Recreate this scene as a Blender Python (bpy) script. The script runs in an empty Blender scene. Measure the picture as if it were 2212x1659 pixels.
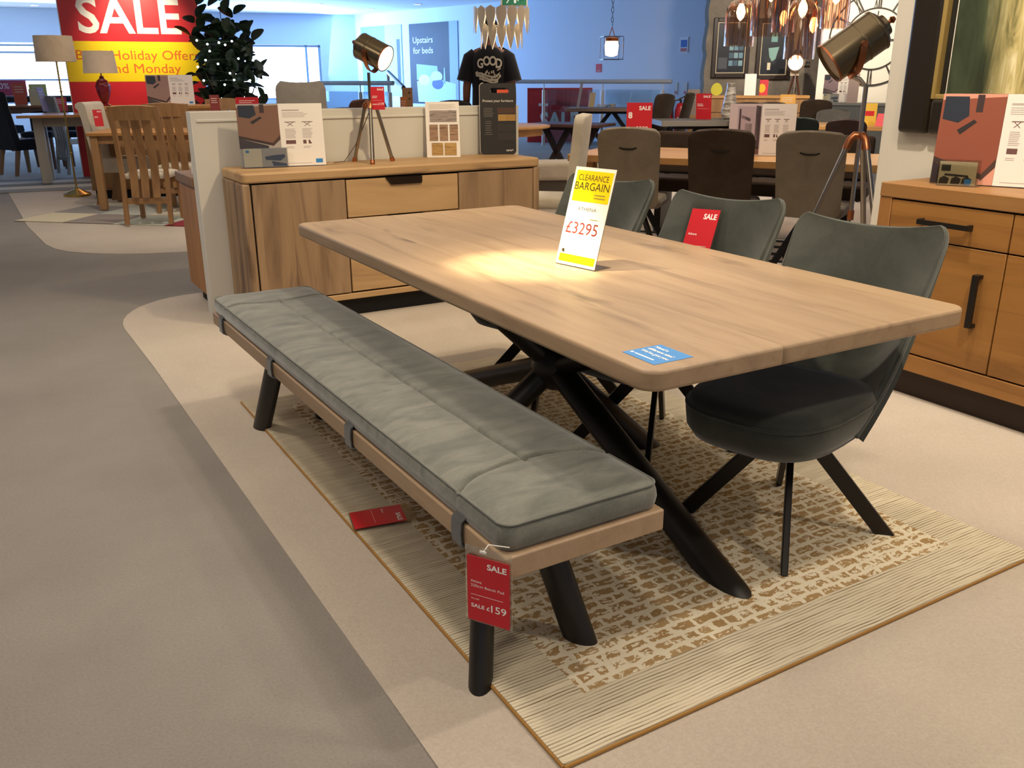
import bpy, math, random
from math import sin, cos, pi, radians, sqrt, atan2, tan, exp
from mathutils import Vector, Matrix, Euler
random.seed(7)
S = bpy.context.scene
COL = S.collection
# ------------------------------------------------------------------ camera
F, PITCH, ROLL, YAW, CAMH = 1926.28, radians(19.0386), radians(-0.19285), radians(-30.50477), 1.354
FW = Vector((-sin(YAW)*cos(PITCH), cos(YAW)*cos(PITCH), -sin(PITCH)))
_r = Vector((cos(YAW), sin(YAW), 0)); _u = _r.cross(FW)
RT = cos(ROLL)*_r + sin(ROLL)*_u; UP = -sin(ROLL)*_r + cos(ROLL)*_u
CP = Vector((0, 0, CAMH))
cd = bpy.data.cameras.new('camera'); cd.sensor_width = 36; cd.lens = F/2212*36
cd.clip_start = .05; cd.clip_end = 200
cam = bpy.data.objects.new('camera', cd); COL.objects.link(cam)
cam.matrix_world = Matrix(((RT.x, UP.x, -FW.x, 0), (RT.y, UP.y, -FW.y, 0), (RT.z, UP.z, -FW.z, CAMH), (0, 0, 0, 1)))
S.camera = cam
def ray(x, y): return FW + RT*((x-1106)/F) - UP*((y-829.5)/F)
def at(x, y, z=0.0):                       # point of the line of sight at height z
    d = ray(x, y); return CP + d*((z-CAMH)/d.z)
def dep(x, y, d): return CP + ray(x, y)*d   # point at distance d along the view axis
def depth(p): return (Vector(p)-CP).dot(FW)
def onplane(x, y, p0, n):
    d = ray(x, y); return CP + d*((Vector(p0)-CP).dot(n)/d.dot(n))
def face(p): return atan2(-p[0], p[1])      # rotation whose local -Y looks back at the camera
# ------------------------------------------------------------------ world, exposure, large lights
S.view_settings.view_transform = 'Standard'; S.view_settings.look = 'None'
S.view_settings.gamma = 1; S.view_settings.exposure = 0.0
try: S.view_settings.use_curve_mapping = False
except Exception: pass
W = bpy.data.worlds.new('world'); S.world = W; W.use_nodes = True
W.node_tree.nodes['Background'].inputs[0].default_value = (0.55, 0.66, 0.9, 1)
W.node_tree.nodes['Background'].inputs[1].default_value = 0.35
WARM = (1.0, .87, .71); COOL = (.26, .52, 1.0)
def lamp(name, typ, loc, e, col=WARM, aim=None, **kw):
    l = bpy.data.lights.new(name, typ); l.energy = e; l.color = col
    for k, v in kw.items(): setattr(l, k, v)
    o = bpy.data.objects.new(name, l); COL.objects.link(o); o.location = loc
    d = (Vector(aim)-Vector(loc)) if aim is not None else Vector((0, 0, -1))
    o.rotation_euler = d.to_track_quat('-Z', 'Y').to_euler(); return o
KS = .74
def spot(loc, aim, e, deg, blend=.8, r=.04, col=WARM): return lamp('ceiling_spot_light', 'SPOT', loc, e*KS, col, aim, spot_size=radians(deg), spot_blend=blend, shadow_soft_size=r)
spot((.85, 3.0, 2.95), (1.545, 2.50, .76), 1500, 15.5, 1.0, .03, (1, .86, .55))
spot((.85, 3.0, 2.95), (1.62, 2.48, .76), 260, 30, 1.0, .03, (1, .84, .56))      # hot spot on the table sign
spot((2.4, 1.0, 2.95), (2.2, 1.9, .3), 150, 95, .9, .06)
spot((3.0, -.3, 2.95), (2.3, .9, 0), 145, 95, .9, .07)
spot((2.3, 3.4, 2.95), (2.35, 4.9, .5), 210, 80, .9, .05, (1, .80, .5))
spot((2.1, 3.2, 2.95), (1.3, 2.6, 0), 130, 120, .9, .1)
spot((.3, 2.0, 2.95), (.8, 2.6, 0), 150, 120, 1, .15, (1, .87, .72))
spot((2.3, .9, 2.95), (3.5, 1.9, .4), 95, 75, .9, .05, (1, .78, .45))
spot((2.75, 2.2, 2.95), (3.85, 2.2, 1.1), 210, 85, .9, .05)
spot((4.6, 5.0, 2.95), (5.0, 5.4, .7), 170, 85, .9, .05)
spot((5.8, 5.2, 2.95), (5.9, 4.9, .76), 150, 60, .9, .05)
spot((3.6, 6.4, 2.95), (4.6, 6.2, .6), 100, 90, .9, .06)
spot((7.5, 7.2, 2.95), (8.5, 8.5, .7), 320, 110, .9, .1)
spot((9.0, 4.5, 2.95), (10.5, 6.5, 1.2), 260, 110, .9, .1)
spot((5.6, 8.6, 2.95), (6.2, 9.6, .76), 150, 80, .9, .06)
spot((1.5, 8.2, 2.95), (1.5, 9.6, .5), 170, 95, .9, .08)
spot(tuple(dep(300, -60, 11.2)[:2])+(2.9,), dep(300, 85, 12.6), 330, 62, 1, .05, (1, .86, .6))
spot((-.3, 4.3, 2.95), (.8, 4.7, 0), 130, 90, .9, .12)  # spot added to brighten the pale carpet left of the bench
spot((-.6, 5.5, 2.95), (-.2, 6.0, 0), 150, 130, 1, .2, (1, .88, .75))
spot((-1.0, 1.2, 2.95), (-.4, 2.0, 0), 80, 130, 1, .2, (1, .88, .75))
lamp('ceiling_area_fill', 'AREA', (-.8, 0.2, 2.96), 40, (1, .87, .7), None, size=2.4, size_y=3.0, shape='RECTANGLE')  # broad unseen area fills stand in for the rows of ceiling downlights
lamp('ceiling_area_fill', 'AREA', (3.0, 2.6, 2.96), 44, (1, .85, .66), None, size=3.5, size_y=4.5, shape='RECTANGLE')
lamp('ceiling_area_fill', 'AREA', (7.0, 7.5, 2.96), 60, (1, .86, .68), None, size=4, size_y=4, shape='RECTANGLE')
lamp('ceiling_area_fill', 'AREA', (2.0, 10.5, 2.96), 55, (1, .9, .78), None, size=4, size_y=4, shape='RECTANGLE')
spot(tuple(dep(1650, -60, 12.0)[:2])+(2.95,), dep(1640, 120, 15), 420, 90, .9, .1)  # spot added to lift the dark stone wall
spot(tuple(dep(1890, -60, 11.6)[:2])+(2.95,), dep(1880, 90, 13.9), 420, 80, .9, .05, (1, .87, .66))  # another added spot, brightens the wall behind the clock
lamp('ceiling_area_fill', 'AREA', (-1, 24.0, 2.9), 120, (.5, .72, 1.0), (2, 26.5, 3.0), size=4, size_y=1, shape='RECTANGLE')  # unseen cool fill lamp below the far ceiling, turned towards the window wall
# daylight pouring in through the far windows
lamp('window_daylight', 'AREA', (4.5, 25.2, 1.7), 620, COOL, (5, 14, 1.0), size=9, size_y=2.0, shape='RECTANGLE')
lamp('window_daylight', 'AREA', (7.6, 24.6, 2.2), 330, COOL, (11.5, 19, 1.6), size=4, size_y=1.6, shape='RECTANGLE')
# ------------------------------------------------------------------ mesh builder
class MB:
    def __init__(s): s.v = []; s.f = []
    def add(s, vs, fs, M=None):
        b = len(s.v)
        s.v += [tuple(M @ Vector(p)) if M is not None else tuple(p) for p in vs]
        s.f += [tuple(i+b for i in f) for f in fs]; return s
    def box(s, x0, x1, y0, y1, z0, z1, M=None):
        vs = [(x, y, z) for z in (z0, z1) for y in (y0, y1) for x in (x0, x1)]
        return s.add(vs, [(0, 2, 3, 1), (4, 5, 7, 6), (0, 1, 5, 4), (2, 6, 7, 3), (0, 4, 6, 2), (1, 3, 7, 5)], M)
    def cbox(s, c, d, M=None): return s.box(c[0]-d[0]/2, c[0]+d[0]/2, c[1]-d[1]/2, c[1]+d[1]/2, c[2]-d[2]/2, c[2]+d[2]/2, M)
    def loft(s, rings, cap=True, closed=True):
        n = len(rings[0]); vs = [p for r in rings for p in r]; fs = []
        for i in range(len(rings)-1):
            for j in range(n if closed else n-1):
                k = (j+1) % n; fs.append((i*n+j, i*n+k, (i+1)*n+k, (i+1)*n+j))
        if cap: fs.append(tuple(range(n-1, -1, -1))); fs.append(tuple((len(rings)-1)*n+j for j in range(n)))
        return s.add(vs, fs)
    def tube(s, pts, r, n=10, cap=True, flat=None, up=None, M=None):
        pts = [Vector(p) for p in pts]; rs = r if isinstance(r, (list, tuple)) else [r]*len(pts); rings = []; prev = None
        for i, p in enumerate(pts):
            t = (pts[min(i+1, len(pts)-1)]-pts[max(i-1, 0)]).normalized()
            a = Vector(up) if up else (prev if prev is not None else (Vector((0, 0, 1)) if abs(t.z) < .9 else Vector((1, 0, 0))))
            a = (a - t*a.dot(t)).normalized(); prev = a; b = t.cross(a); k = flat or 1
            rings.append([p + a*(rs[i]*cos(2*pi*j/n)) + b*(rs[i]*k*sin(2*pi*j/n)) for j in range(n)])
        if M is not None: rings = [[M @ q for q in r_] for r_ in rings]
        return s.loft(rings, cap)
    def bar(s, p, q, w, t, up=(0, 0, 1)):            # rectangular bar: w along up, t across
        p = Vector(p); q = Vector(q); d = (q-p).normalized(); a = Vector(up); a = (a-d*a.dot(d)).normalized(); b = d.cross(a)
        o = [a*w/2+b*t/2, -a*w/2+b*t/2, -a*w/2-b*t/2, a*w/2-b*t/2]
        return s.loft([[p+k for k in o], [q+k for k in o]])
    def lathe(s, prof, n=24, c=(0, 0, 0), cap=True):
        return s.loft([[(c[0]+r*cos(2*pi*j/n), c[1]+r*sin(2*pi*j/n), c[2]+z) for j in range(n)] for r, z in prof], cap)
    def ball(s, c, r, n=14, m=8, sc=(1, 1, 1)):
        return s.loft([[(c[0]+sc[0]*r*sin(a)*cos(2*pi*j/n), c[1]+sc[1]*r*sin(a)*sin(2*pi*j/n), c[2]-sc[2]*r*cos(a)) for j in range(n)]
                       for a in [.02+(pi-.04)*i/m for i in range(m+1)]])
    def prism(s, poly, y0, y1, M=None):              # polygon in XZ, extruded along Y
        n = len(poly); vs = [(x, y0, z) for x, z in poly]+[(x, y1, z) for x, z in poly]
        return s.add(vs, [tuple(range(n)), tuple(range(2*n-1, n-1, -1))]+[(i, i+n, (i+1) % n+n, (i+1) % n) for i in range(n)], M)
    def slab(s, poly, z0, z1, M=None):               # polygon in XY, extruded along Z
        n = len(poly); vs = [(x, y, z0) for x, y in poly]+[(x, y, z1) for x, y in poly]
        return s.add(vs, [tuple(range(n-1, -1, -1)), tuple(range(n, 2*n))]+[(i, (i+1) % n, (i+1) % n+n, i+n) for i in range(n)], M)
    def sheet(s, fn, nu, nv, t, clip=0):                     # thick curved sheet, fn(u,v), u,v in 0..1
        P = [[Vector(fn(i/nu, j/nv)) for i in range(nu+1)] for j in range(nv+1)]
        Q = []
        for j in range(nv+1):
            row = []
            for i in range(nu+1):
                jj = min(max(j, clip), nv-clip); ii = min(max(i, clip//2), nu-clip//2)
                a = P[jj][min(ii+1, nu)]-P[jj][max(ii-1, 0)]; b = P[min(jj+1, nv)][ii]-P[max(jj-1, 0)][ii]
                nn = a.cross(b); nn = nn.normalized() if nn.length > 1e-9 else Vector((0, 1, 0))
                tt = t(i/nu, j/nv) if callable(t) else t
                row.append((P[j][i]-nn*tt/2, P[j][i]+nn*tt/2))
            Q.append(row)
        w = nu+1; vs = [q[0] for r in Q for q in r]+[q[1] for r in Q for q in r]; o = w*(nv+1); fs = []
        for j in range(nv):
            for i in range(nu):
                a = j*w+i; fs.append((a, a+w, a+w+1, a+1)); fs.append((a+o, a+1+o, a+w+1+o, a+w+o))
        for i in range(nu): fs.append((i, i+1, i+1+o, i+o)); a = nv*w+i; fs.append((a, a+o, a+1+o, a+1))
        for j in range(nv): a = j*w; fs.append((a, a+o, a+w+o, a+w)); a = j*w+nu; fs.append((a, a+w, a+w+o, a+o))
        return s.add(vs, fs)
    def text(s, t, x, z, h, w=None, bold=0.0, y=0.0, align='L', M=None, shear=0):
        vs, fs = glyphs(t, bold)
        if not vs: return s
        x0 = min(p[0] for p in vs); x1 = max(p[0] for p in vs)
        ch = glyphs('H', bold)[0]; H = max(p[1] for p in ch)-min(p[1] for p in ch)
        k = h/H; kx = (w/(x1-x0)) if w else k
        ox = {'L': 0, 'C': -(x1-x0)/2, 'R': -(x1-x0)}[align]
        return s.add([(x+(p[0]-x0+ox)*kx+shear*p[1]*k, y, z+p[1]*k) for p in vs], fs, M)
_gl = {}
def glyphs(t, bold):
    if (t, bold) in _gl: return _gl[(t, bold)]
    cu = bpy.data.curves.new('t', 'FONT'); cu.body = t; cu.offset = bold; cu.resolution_u = 3
    o = bpy.data.objects.new('t', cu); COL.objects.link(o); dg = bpy.context.evaluated_depsgraph_get()
    me = bpy.data.meshes.new_from_object(o.evaluated_get(dg))
    r = ([tuple(v.co) for v in me.vertices], [tuple(p.vertices) for p in me.polygons])
    bpy.data.objects.remove(o); bpy.data.curves.remove(cu); bpy.data.meshes.remove(me); _gl[(t, bold)] = r; return r
def mkmesh(name, mb, m, smooth=35):
    me = bpy.data.meshes.new(name); me.from_pydata([tuple(v) for v in mb.v], [], mb.f); me.validate(); me.update()
    me.materials.append(m)
    if smooth:
        for p in me.polygons: p.use_smooth = True
        me.set_sharp_from_angle(angle=radians(smooth))
    return me
def part(name, mb, m, par=None, label=None, bev=0, sub=0, smooth=35, seg=2, kind=None):
    o = bpy.data.objects.new(name, mkmesh(name, mb, m, smooth)); COL.objects.link(o)
    if par is not None: o.parent = par
    if label: o['label'] = label
    if kind: o['kind'] = kind
    if bev:
        b = o.modifiers.new('b', 'BEVEL'); b.width = bev; b.segments = seg; b.limit_method = 'ANGLE'; b.angle_limit = radians(40); b.harden_normals = False
    if sub:
        b = o.modifiers.new('s', 'SUBSURF'); b.levels = sub; b.render_levels = sub
    return o
def thing(name, label, cat, loc=(0, 0, 0), rz=0, group=None, rx=0):
    o = bpy.data.objects.new(name, None); COL.objects.link(o); o.empty_display_size = .1
    o.location = loc; o.rotation_euler = (rx, 0, rz); o['label'] = label; o['category'] = cat
    if group: o['group'] = group
    return o
def single(name, mb, m, label, cat, loc=(0, 0, 0), rz=0, group=None, rx=0, **kw):
    o = part(name, mb, m, **kw); o.location = loc; o.rotation_euler = (rx, 0, rz); o['label'] = label; o['category'] = cat
    if group: o['group'] = group
    return o
def struct(name, mb, m, **kw):
    o = part(name, mb, m, **kw); o['kind'] = 'structure'; return o
def dup(root, loc, rz, label, group=None):
    r = root.copy(); COL.objects.link(r); r.location = loc; r.rotation_euler = (0, 0, rz); r['label'] = label
    if group: r['group'] = group
    for ch in list(root.children):
        c = ch.copy(); COL.objects.link(c); c.parent = r
        for g in list(ch.children):
            d = g.copy(); COL.objects.link(d); d.parent = c
    return r
def rrect(x0, x1, y0, y1, r, n=6):
    P = []
    for cx, cy, a in ((x1-r, y0+r, -pi/2), (x1-r, y1-r, 0), (x0+r, y1-r, pi/2), (x0+r, y0+r, pi)):
        P += [(cx+r*cos(a+pi/2*i/n), cy+r*sin(a+pi/2*i/n)) for i in range(n+1)]
    return P
# ------------------------------------------------------------------ materials
def C(h, a=1):
    h = h.lstrip('#'); f = lambda c: c/12.92 if c <= .04045 else ((c+.055)/1.055)**2.4
    return tuple(f(int(h[i:i+2], 16)/255) for i in (0, 2, 4))+(a,)
class G:
    def __init__(s, name):
        s.m = bpy.data.materials.new(name); s.m.use_nodes = True; s.t = s.m.node_tree; s.t.nodes.clear()
    def n(s, typ, ins=None, **props):
        nd = s.t.nodes.new('ShaderNode'+typ)
        for k, v in props.items(): setattr(nd, k, v)
        for k, v in (ins or {}).items():
            i = nd.inputs[k]
            if isinstance(v, bpy.types.NodeSocket): s.t.links.new(v, i)
            else: i.default_value = v
        return nd
    def math(s, op, a, b=0.0, c=None, clamp=False):
        ins = {0: a, 1: b}
        if c is not None: ins[2] = c
        return s.n('Math', ins, operation=op, use_clamp=clamp).outputs[0]
    def mix(s, f, a, b, mode='MIX'):
        return s.n('Mix', {0: f, 6: a, 7: b}, data_type='RGBA', blend_type=mode).outputs[2]
    def co(s, sc=(1, 1, 1), out='Object'):
        return s.n('Mapping', {0: s.n('TexCoord').outputs[out], 3: sc}).outputs[0]
    def noise(s, vec, scale, detail=4, rough=.55, dist=0.0):
        return s.n('TexNoise', {'Vector': vec, 'Scale': scale, 'Detail': detail, 'Roughness': rough, 'Distortion': dist}).outputs[0]
    def ramp(s, f, *st):
        nd = s.n('ValToRGB', {0: f}); e = nd.color_ramp.elements
        while len(e) < len(st): e.new(.5)
        for x, (p, c) in zip(e, st): x.position = p; x.color = c
        return nd.outputs[0]
    def out(s, col, rough=.5, metal=0, bump=None, bs=.3, bd=.002, **kw):
        ins = {'Base Color': col, 'Roughness': rough, 'Metallic': metal}
        if bump is not None: ins['Normal'] = s.n('Bump', {'Strength': bs, 'Distance': bd, 'Height': bump}).outputs[0]
        ins.update({k.replace('_', ' '): v for k, v in kw.items()})
        b = s.n('BsdfPrincipled', ins); o = s.n('OutputMaterial', {0: b.outputs[0]}); return s.m
_mats = {}
def flat(h, rough=.5, metal=0, em=0, **kw):
    k = (h, rough, metal, em, tuple(kw.items()))
    if k not in _mats:
        g = G('paint_'+h)
        if em: kw = dict(kw, **{'Emission_Color': C(h), 'Emission_Strength': em})
        _mats[k] = g.out(C(h), rough, metal, **kw)
    return _mats[k]
def wood(name, lt, md, dk, axis='Y', plank=0, pax='X', con=.5, knots=True, rough=.5, w=1.0, streak=0):
    g = G(name); sc = {a: (1.3 if a == axis else 11)*w for a in 'XYZ'}; fs = {a: (7 if a == axis else 170) for a in 'XYZ'}
    base = g.n('TexCoord').outputs['Object']; tone = None
    if plank:
        sp = g.n('SeparateXYZ', {0: base}); pid = g.math('FLOOR', g.math('DIVIDE', sp.outputs[pax], plank))
        wn = g.n('TexWhiteNoise', {'W': pid}, noise_dimensions='1D').outputs[0]; tone = wn
        base = g.n('VectorMath', {0: base, 1: g.n('CombineXYZ', {0: g.math('MULTIPLY', wn, 3.7), 1: g.math('MULTIPLY', wn, 9.1), 2: g.math('MULTIPLY', wn, 5.3)}).outputs[0]}, operation='ADD').outputs[0]
    v1 = g.n('Mapping', {0: base, 3: tuple(sc[a] for a in 'XYZ')}).outputs[0]
    v2 = g.n('Mapping', {0: base, 3: tuple(fs[a] for a in 'XYZ')}).outputs[0]
    n1 = g.noise(v1, 1.0, 5, .55, .9); n2 = g.noise(v2, 1.0, 3)
    col = g.ramp(n1, (.25, C(lt)), (.52, C(md)), (.52+.4*(1-con)+.02, C(dk)))
    col = g.mix(.35, col, g.mix(g.math('MULTIPLY', n2, 1.0), C(dk), C(lt)), 'MIX') if con < .3 else g.mix(.22, col, g.mix(n2, C(dk), C(lt)))
    if tone is not None: col = g.mix(g.math('MULTIPLY', tone, .28), col, C(md)); col = g.mix(g.math('MULTIPLY', g.math('FRACT', g.math('MULTIPLY', tone, 7.3)), .3), col, C(lt))
    if knots:
        ks = {a: (2.2 if a == axis else 6.5) for a in 'XYZ'}
        vk = g.n('Mapping', {0: base, 3: tuple(ks[a] for a in 'XYZ')}).outputs[0]
        vd = g.n('TexVoronoi', {'Vector': g.n('VectorMath', {0: vk, 1: g.n('TexNoise', {'Vector': vk, 'Scale': 2.0}).outputs[1]}, operation='ADD').outputs[0], 'Scale': .62}).outputs[0]
        kf = g.math('MULTIPLY', g.n('MapRange', {0: vd, 1: .03, 2: .20, 3: 1, 4: 0}).outputs[0], g.math('MULTIPLY', n1, 1.7), clamp=True)
        col = g.mix(kf, col, C(dk))
    if streak:
        ss = {a: (.7 if a == axis else 7) for a in 'XYZ'}; sv = g.n('Mapping', {0: base, 3: tuple(ss[a] for a in 'XYZ')}).outputs[0]
        sn = g.noise(sv, 1.0, 3, .6, 1.4); col = g.mix(g.math('MULTIPLY', g.n('MapRange', {0: sn, 1: .53, 2: .68}).outputs[0], streak), col, C(dk))
    return g.out(col, rough, 0, n2, .12, .001)
def fabric(name, a, b, scale=6, rough=.9, sheen=.35, weave=350, st=(3, 3, 3)):
    g = G(name); n1 = g.noise(g.co(st), scale/3, 4, .6, .5); n2 = g.noise(g.co(), weave, 2)
    col = g.mix(g.n('MapRange', {0: n1, 1: .35, 2: .68}).outputs[0], C(a), C(b)); col = g.mix(.18, col, g.mix(n2, C('000000'), C('ffffff')), 'OVERLAY')
    return g.out(col, rough, 0, n2, .25, .002, Sheen_Weight=sheen, Sheen_Roughness=.4, Specular_IOR_Level=.2)
def carpet(name, a, b, patch=.8):
    g = G(name); n1 = g.noise(g.co(), patch, 4, .6); n2 = g.noise(g.co(), 130, 3, .7); n3 = g.noise(g.co(), 500, 2)
    col = g.mix(g.n('MapRange', {0: n1, 1: .3, 2: .7}).outputs[0], C(a), C(b)); col = g.mix(.3, col, g.mix(n2, C('202020'), C('e8e8e8')), 'OVERLAY')
    return g.out(col, .97, 0, g.math('ADD', n2, g.math('MULTIPLY', n3, .6)), .6, .006, Specular_IOR_Level=.1, Sheen_Weight=.15)
def metal(h, rough=.25, **kw): return flat(h, rough, 1.0, **kw)
def glow(h, e): return flat(h, .5, 0, e)
def glass(name, tint='ffffff', gloss=.12, rough=.02, streak=0, rgl='ffffff'):
    g = G(name); fr = g.n('LayerWeight', {0: .35}).outputs['Fresnel']
    fac = g.math('ADD', g.math('MULTIPLY', fr, .6), gloss, clamp=True); tc = C(tint); rc = C(rgl)
    if streak:
        n = g.noise(g.co((60, 60, 2.2)), 1.0, 3, .6); m = g.n('MapRange', {0: n, 1: .5, 2: .62}).outputs[0]
        fac = g.math('ADD', fac, g.math('MULTIPLY', m, streak), clamp=True); tc = g.mix(m, C(tint), C('8a5a48'))
    t = g.n('BsdfTransparent', {0: tc}); s_ = g.n('BsdfGlossy', {0: rc, 'Roughness': rough})
    g.n('OutputMaterial', {0: g.n('MixShader', {0: fac, 1: t.outputs[0], 2: s_.outputs[0]}).outputs[0]}); return g.m
def emit2(name, fn):
    return None
M_TABLE = wood('oak_table_top', 'af9577', 'a08567', '5f4936', 'Y', .155, 'X', .3, True, .45)
M_FRAME = wood('oak_bench_frame', 'b69c7e', 'a98e70', '866a4e', 'Y', 0, 'X', .2, False, .5)
M_SBX = wood('oak_sideboard_long', 'c6a376', 'b69164', '7e6145', 'X', .2, 'Z', .3, True, .5)
M_SBZ = wood('oak_sideboard_upright', 'a98b6a', '937658', '523c2c', 'Z', .17, 'X', .6, True, .5, .62, .75)
M_CABY = wood('warm_oak_long', 'aa7a40', '976835', '684520', 'Y', .13, 'Z', .3, False, .5, 1.4)
M_CABZ = wood('warm_oak_upright', 'a8763f', '966637', '6c4824', 'Z', .14, 'Y', .3, False, .5)
M_OAK = wood('mid_oak', 'b58a5c', 'a1784c', '745030', 'Z', 0, 'X', .3, False, .5)
M_OAKX = wood('mid_oak_top', 'c99458', 'b88246', '8a5a2c', 'X', .12, 'Y', .3, False, .4)
M_LOAK = wood('light_oak_top', 'd2a066', 'c08e54', '8f6434', 'X', .14, 'Y', .3, True, .35)
M_GREYTOP = wood('grey_concrete_top', '8f887e', '7d766c', '5d564e', 'X', .3, 'Y', .25, False, .5)
M_VELVET = fabric('grey_green_velvet', '4a4d47', '373a35', 5, .85, .5, 260)
M_PAD = fabric('grey_green_velvet_pad', '7c7c72', '5f615a', 12, .85, .6, 260, (1.6, 4.5, 3))
M_STRAP = fabric('grey_strap', '5c5d5c', '4b4c4c', 8)
M_TAUPE = fabric('taupe_weave', '807362', '736757', 6, .95, .2)
M_BROWN = fabric('dark_brown_suede', '43362a', '372b21', 6, .95, .15)
M_CREAM = fabric('cream_linen', 'cfc4b0', 'c2b6a2', 6, .95, .2)
M_NAVY = fabric('navy_fabric', '23252c', '1b1c22', 6)
M_TEAL = fabric('dark_teal_velvet', '2a3330', '202826', 6)
M_MIDGREY = fabric('mid_grey_fabric', '6c6a64', '5c5a55', 6)
M_GREYCH = fabric('grey_chair_fabric', '8f8a80', '7f7a71', 6)
M_BLACK = flat('17130f', .42); M_BLKM = flat('1d1713', .35, .3); M_DARK = flat('141110', .8)
M_WHITE = flat('e9e6df', .6); M_PAPER = flat('efe8e0', .55); M_RED = flat('c9202c', .4); M_YEL = flat('f6d40c', .4)
M_BLUE = flat('3487cc', .45); M_STEEL = flat('d2d0cd', .35, .25); M_COPPER = metal('c07a52', .3); M_NICKEL = metal('a89f90', .22); M_BRASS = metal('c8a95e', .25)
M_ACRYL = glass('clear_acrylic', 'f6f6f2', .06); M_PANE = glass('balustrade_glass', 'e4f0f4', .05)
M_WALL = flat('e2dfd8', .85); M_PANEL = flat('d5d0c5', .75); M_TXT = flat('8d8782', .7); M_INK = flat('2a2624', .6); M_WTXT = flat('f7f4ee', .5)
# ------------------------------------------------------------------ setting
K = Vector((10.0, 25.64, 0)); WD = Vector((1.25-10, 26.93-25.64, 0)).normalized(); RD = Vector((12.13-10, 15.22-25.64, 0)).normalized()
WN = Vector((-WD.y, WD.x, 0)); WN = WN if WN.y < 0 else -WN; RN = Vector((RD.y, -RD.x, 0)); RN = RN if RN.x < 0 else -RN
CH = 3.0
def frameM(o, xd, zd=Vector((0, 0, 1))):        # local X = xd, local Z up, local -Y towards the room
    yd = zd.cross(xd); return Matrix(((xd.x, yd.x, 0, o.x), (xd.y, yd.y, 0, o.y), (0, 0, 1, o.z), (0, 0, 0, 1)))
M_CARPD = carpet('carpet_grey_brown', '9a938b', '88817a', .9); M_CARPL = carpet('carpet_pale_beige', 'cfc3b3', 'bdb1a2', .8)
struct('floor', MB().box(-9, 17, -5, 30, -.12, 0), M_CARPD)
isl = [(.62, -4.5), (.62, 1.6), (.605, 4.5)] + [(1.13-.54*cos(a), 5.35+.69*sin(a)) for a in [pi/2*i/10 for i in range(11)]] + [(3.3, 6.06), (3.6, 9.3), (6.2, 9.55), (9, 8.3), (13, 8.3), (13, -4.5)]
struct('floor', MB().slab(isl[::-1], 0, .003), M_CARPL)
isl2 = [(.16, 22), (.31, 14.9), (.36, 9.8), (.43, 8.6)] + [(.48, 8.33), (.56, 8.14), (.72, 7.95), (.9, 7.81), (1.1, 7.71), (1.4, 7.62), (1.9, 7.6), (3.4, 7.6), (3.6, 22)]
struct('floor', MB().slab(isl2, 0, .003), M_CARPL)
struct('ceiling', MB().box(-9, 17, -5, 30, CH, CH+.15), flat('dfe3e8', .8))
# window wall at the far end: bays found from where their edges stand on the wall plane
Wm = frameM(K+WD*14, -WD)
def ws(x, y): return (onplane(x, y, K, WN)-(K+WD*14)).dot(-WD)
zt, zb = 2.2, .75
bays = [(0.2, ws(196, 120)), (ws(452, 130), ws(694, 130))]
w = MB(); w.box(0, 14, 0, .25, zt, CH, Wm); w.box(0, 14, 0, .25, 0, zb, Wm)
w.box(0, bays[0][0], 0, .25, zb, zt, Wm); w.box(bays[0][1], bays[1][0], 0, .25, zb, zt, Wm); w.box(bays[1][1], 14, 0, .25, zb, zt, Wm)
struct('wall_back', w, flat('ccd6e6', .85))  # blue cast of the window daylight partly mixed into this paint
M_SKY = glow('dcecff', 6.0); M_WFR = flat('8fa3b8', .5)
for i, (a, b) in enumerate(bays):
    fr = MB(); zz = 1.28
    for s0 in [a, b-.06] + [a+(b-a)*q for q in ((.33, .66) if i == 0 else (.86,))]: fr.box(s0, s0+.06, .06, .14, zb, zt, Wm)
    for z0 in ((zb, zz, zt-.09, zt-.26) if i == 0 else (zb, zt-.06)): fr.box(a, b, .06, .14, z0, z0+.05, Wm)
    o = struct('window_%d' % (i+1), fr, M_WFR)
    part('pane', MB().box(a+.02, b-.02, .15, .17, zb+.01, zt-.01, Wm), M_SKY, o, 'bright daylight window pane')
Rm = frameM(K, RD)
def rp(x, y): p = onplane(x, y, K, RN); return (p-K).dot(RD), p.z
struct('wall_right', MB().box(-.1, 18, 0, .25, 0, CH, Rm), flat('d0d9e8', .85))  # paint tinted blue to carry the same daylight cast
struct('wall_left', MB().box(-9, -8.8, -5, 28, 0, CH), M_WALL)
# display partition walls
struct('trim_1', MB().box(1.09, 3.22, 5.367, 5.482, 0, 1.172).box(1.12, 3.19, 5.360, 5.367, 1.115, 1.13), M_PANEL, bev=.003)
struct('trim_2', MB().box(3.822, 3.95, -1.5, 2.95, 0, 2.9), flat('d8d2c4', .75), bev=.003)
# stone clad wall with pictures, and the white wall behind the clock
SD = 15.0
s0 = dep(1524, 160, SD); s1 = dep(1772, 160, SD); sx = (s1-s0); sx.z = 0; sw = sx.length; sx.normalize()
g = G('rough_grey_stone'); nn = g.noise(g.co((1, 1, 1)), 3.0, 8, .65); n2 = g.noise(g.co(), 40, 5)
M_STONE = g.out(g.ramp(nn, (.3, C('8a8175')), (.7, C('6f675d'))), .95, 0, g.math('ADD', nn, g.math('MULTIPLY', n2, .4)), .8, .03)
o0 = Vector((s0.x, s0.y, 0)); Sm = frameM(o0, sx)
edge = [(0, 0)] + [(-.03+.035*random.random()-.00*k, .12*k) for k in range(1, 24)] + [(0, CH), (sw, CH), (sw, 0)]
struct('wall_stone', MB().prism(edge, 0, .3, Sm), M_STONE)
c0 = dep(1766, 160, 14.2); c1 = dep(1990, 160, 13.4); cx_ = c1-c0; cx_.z = 0; cw = cx_.length; cx_.normalize()
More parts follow.
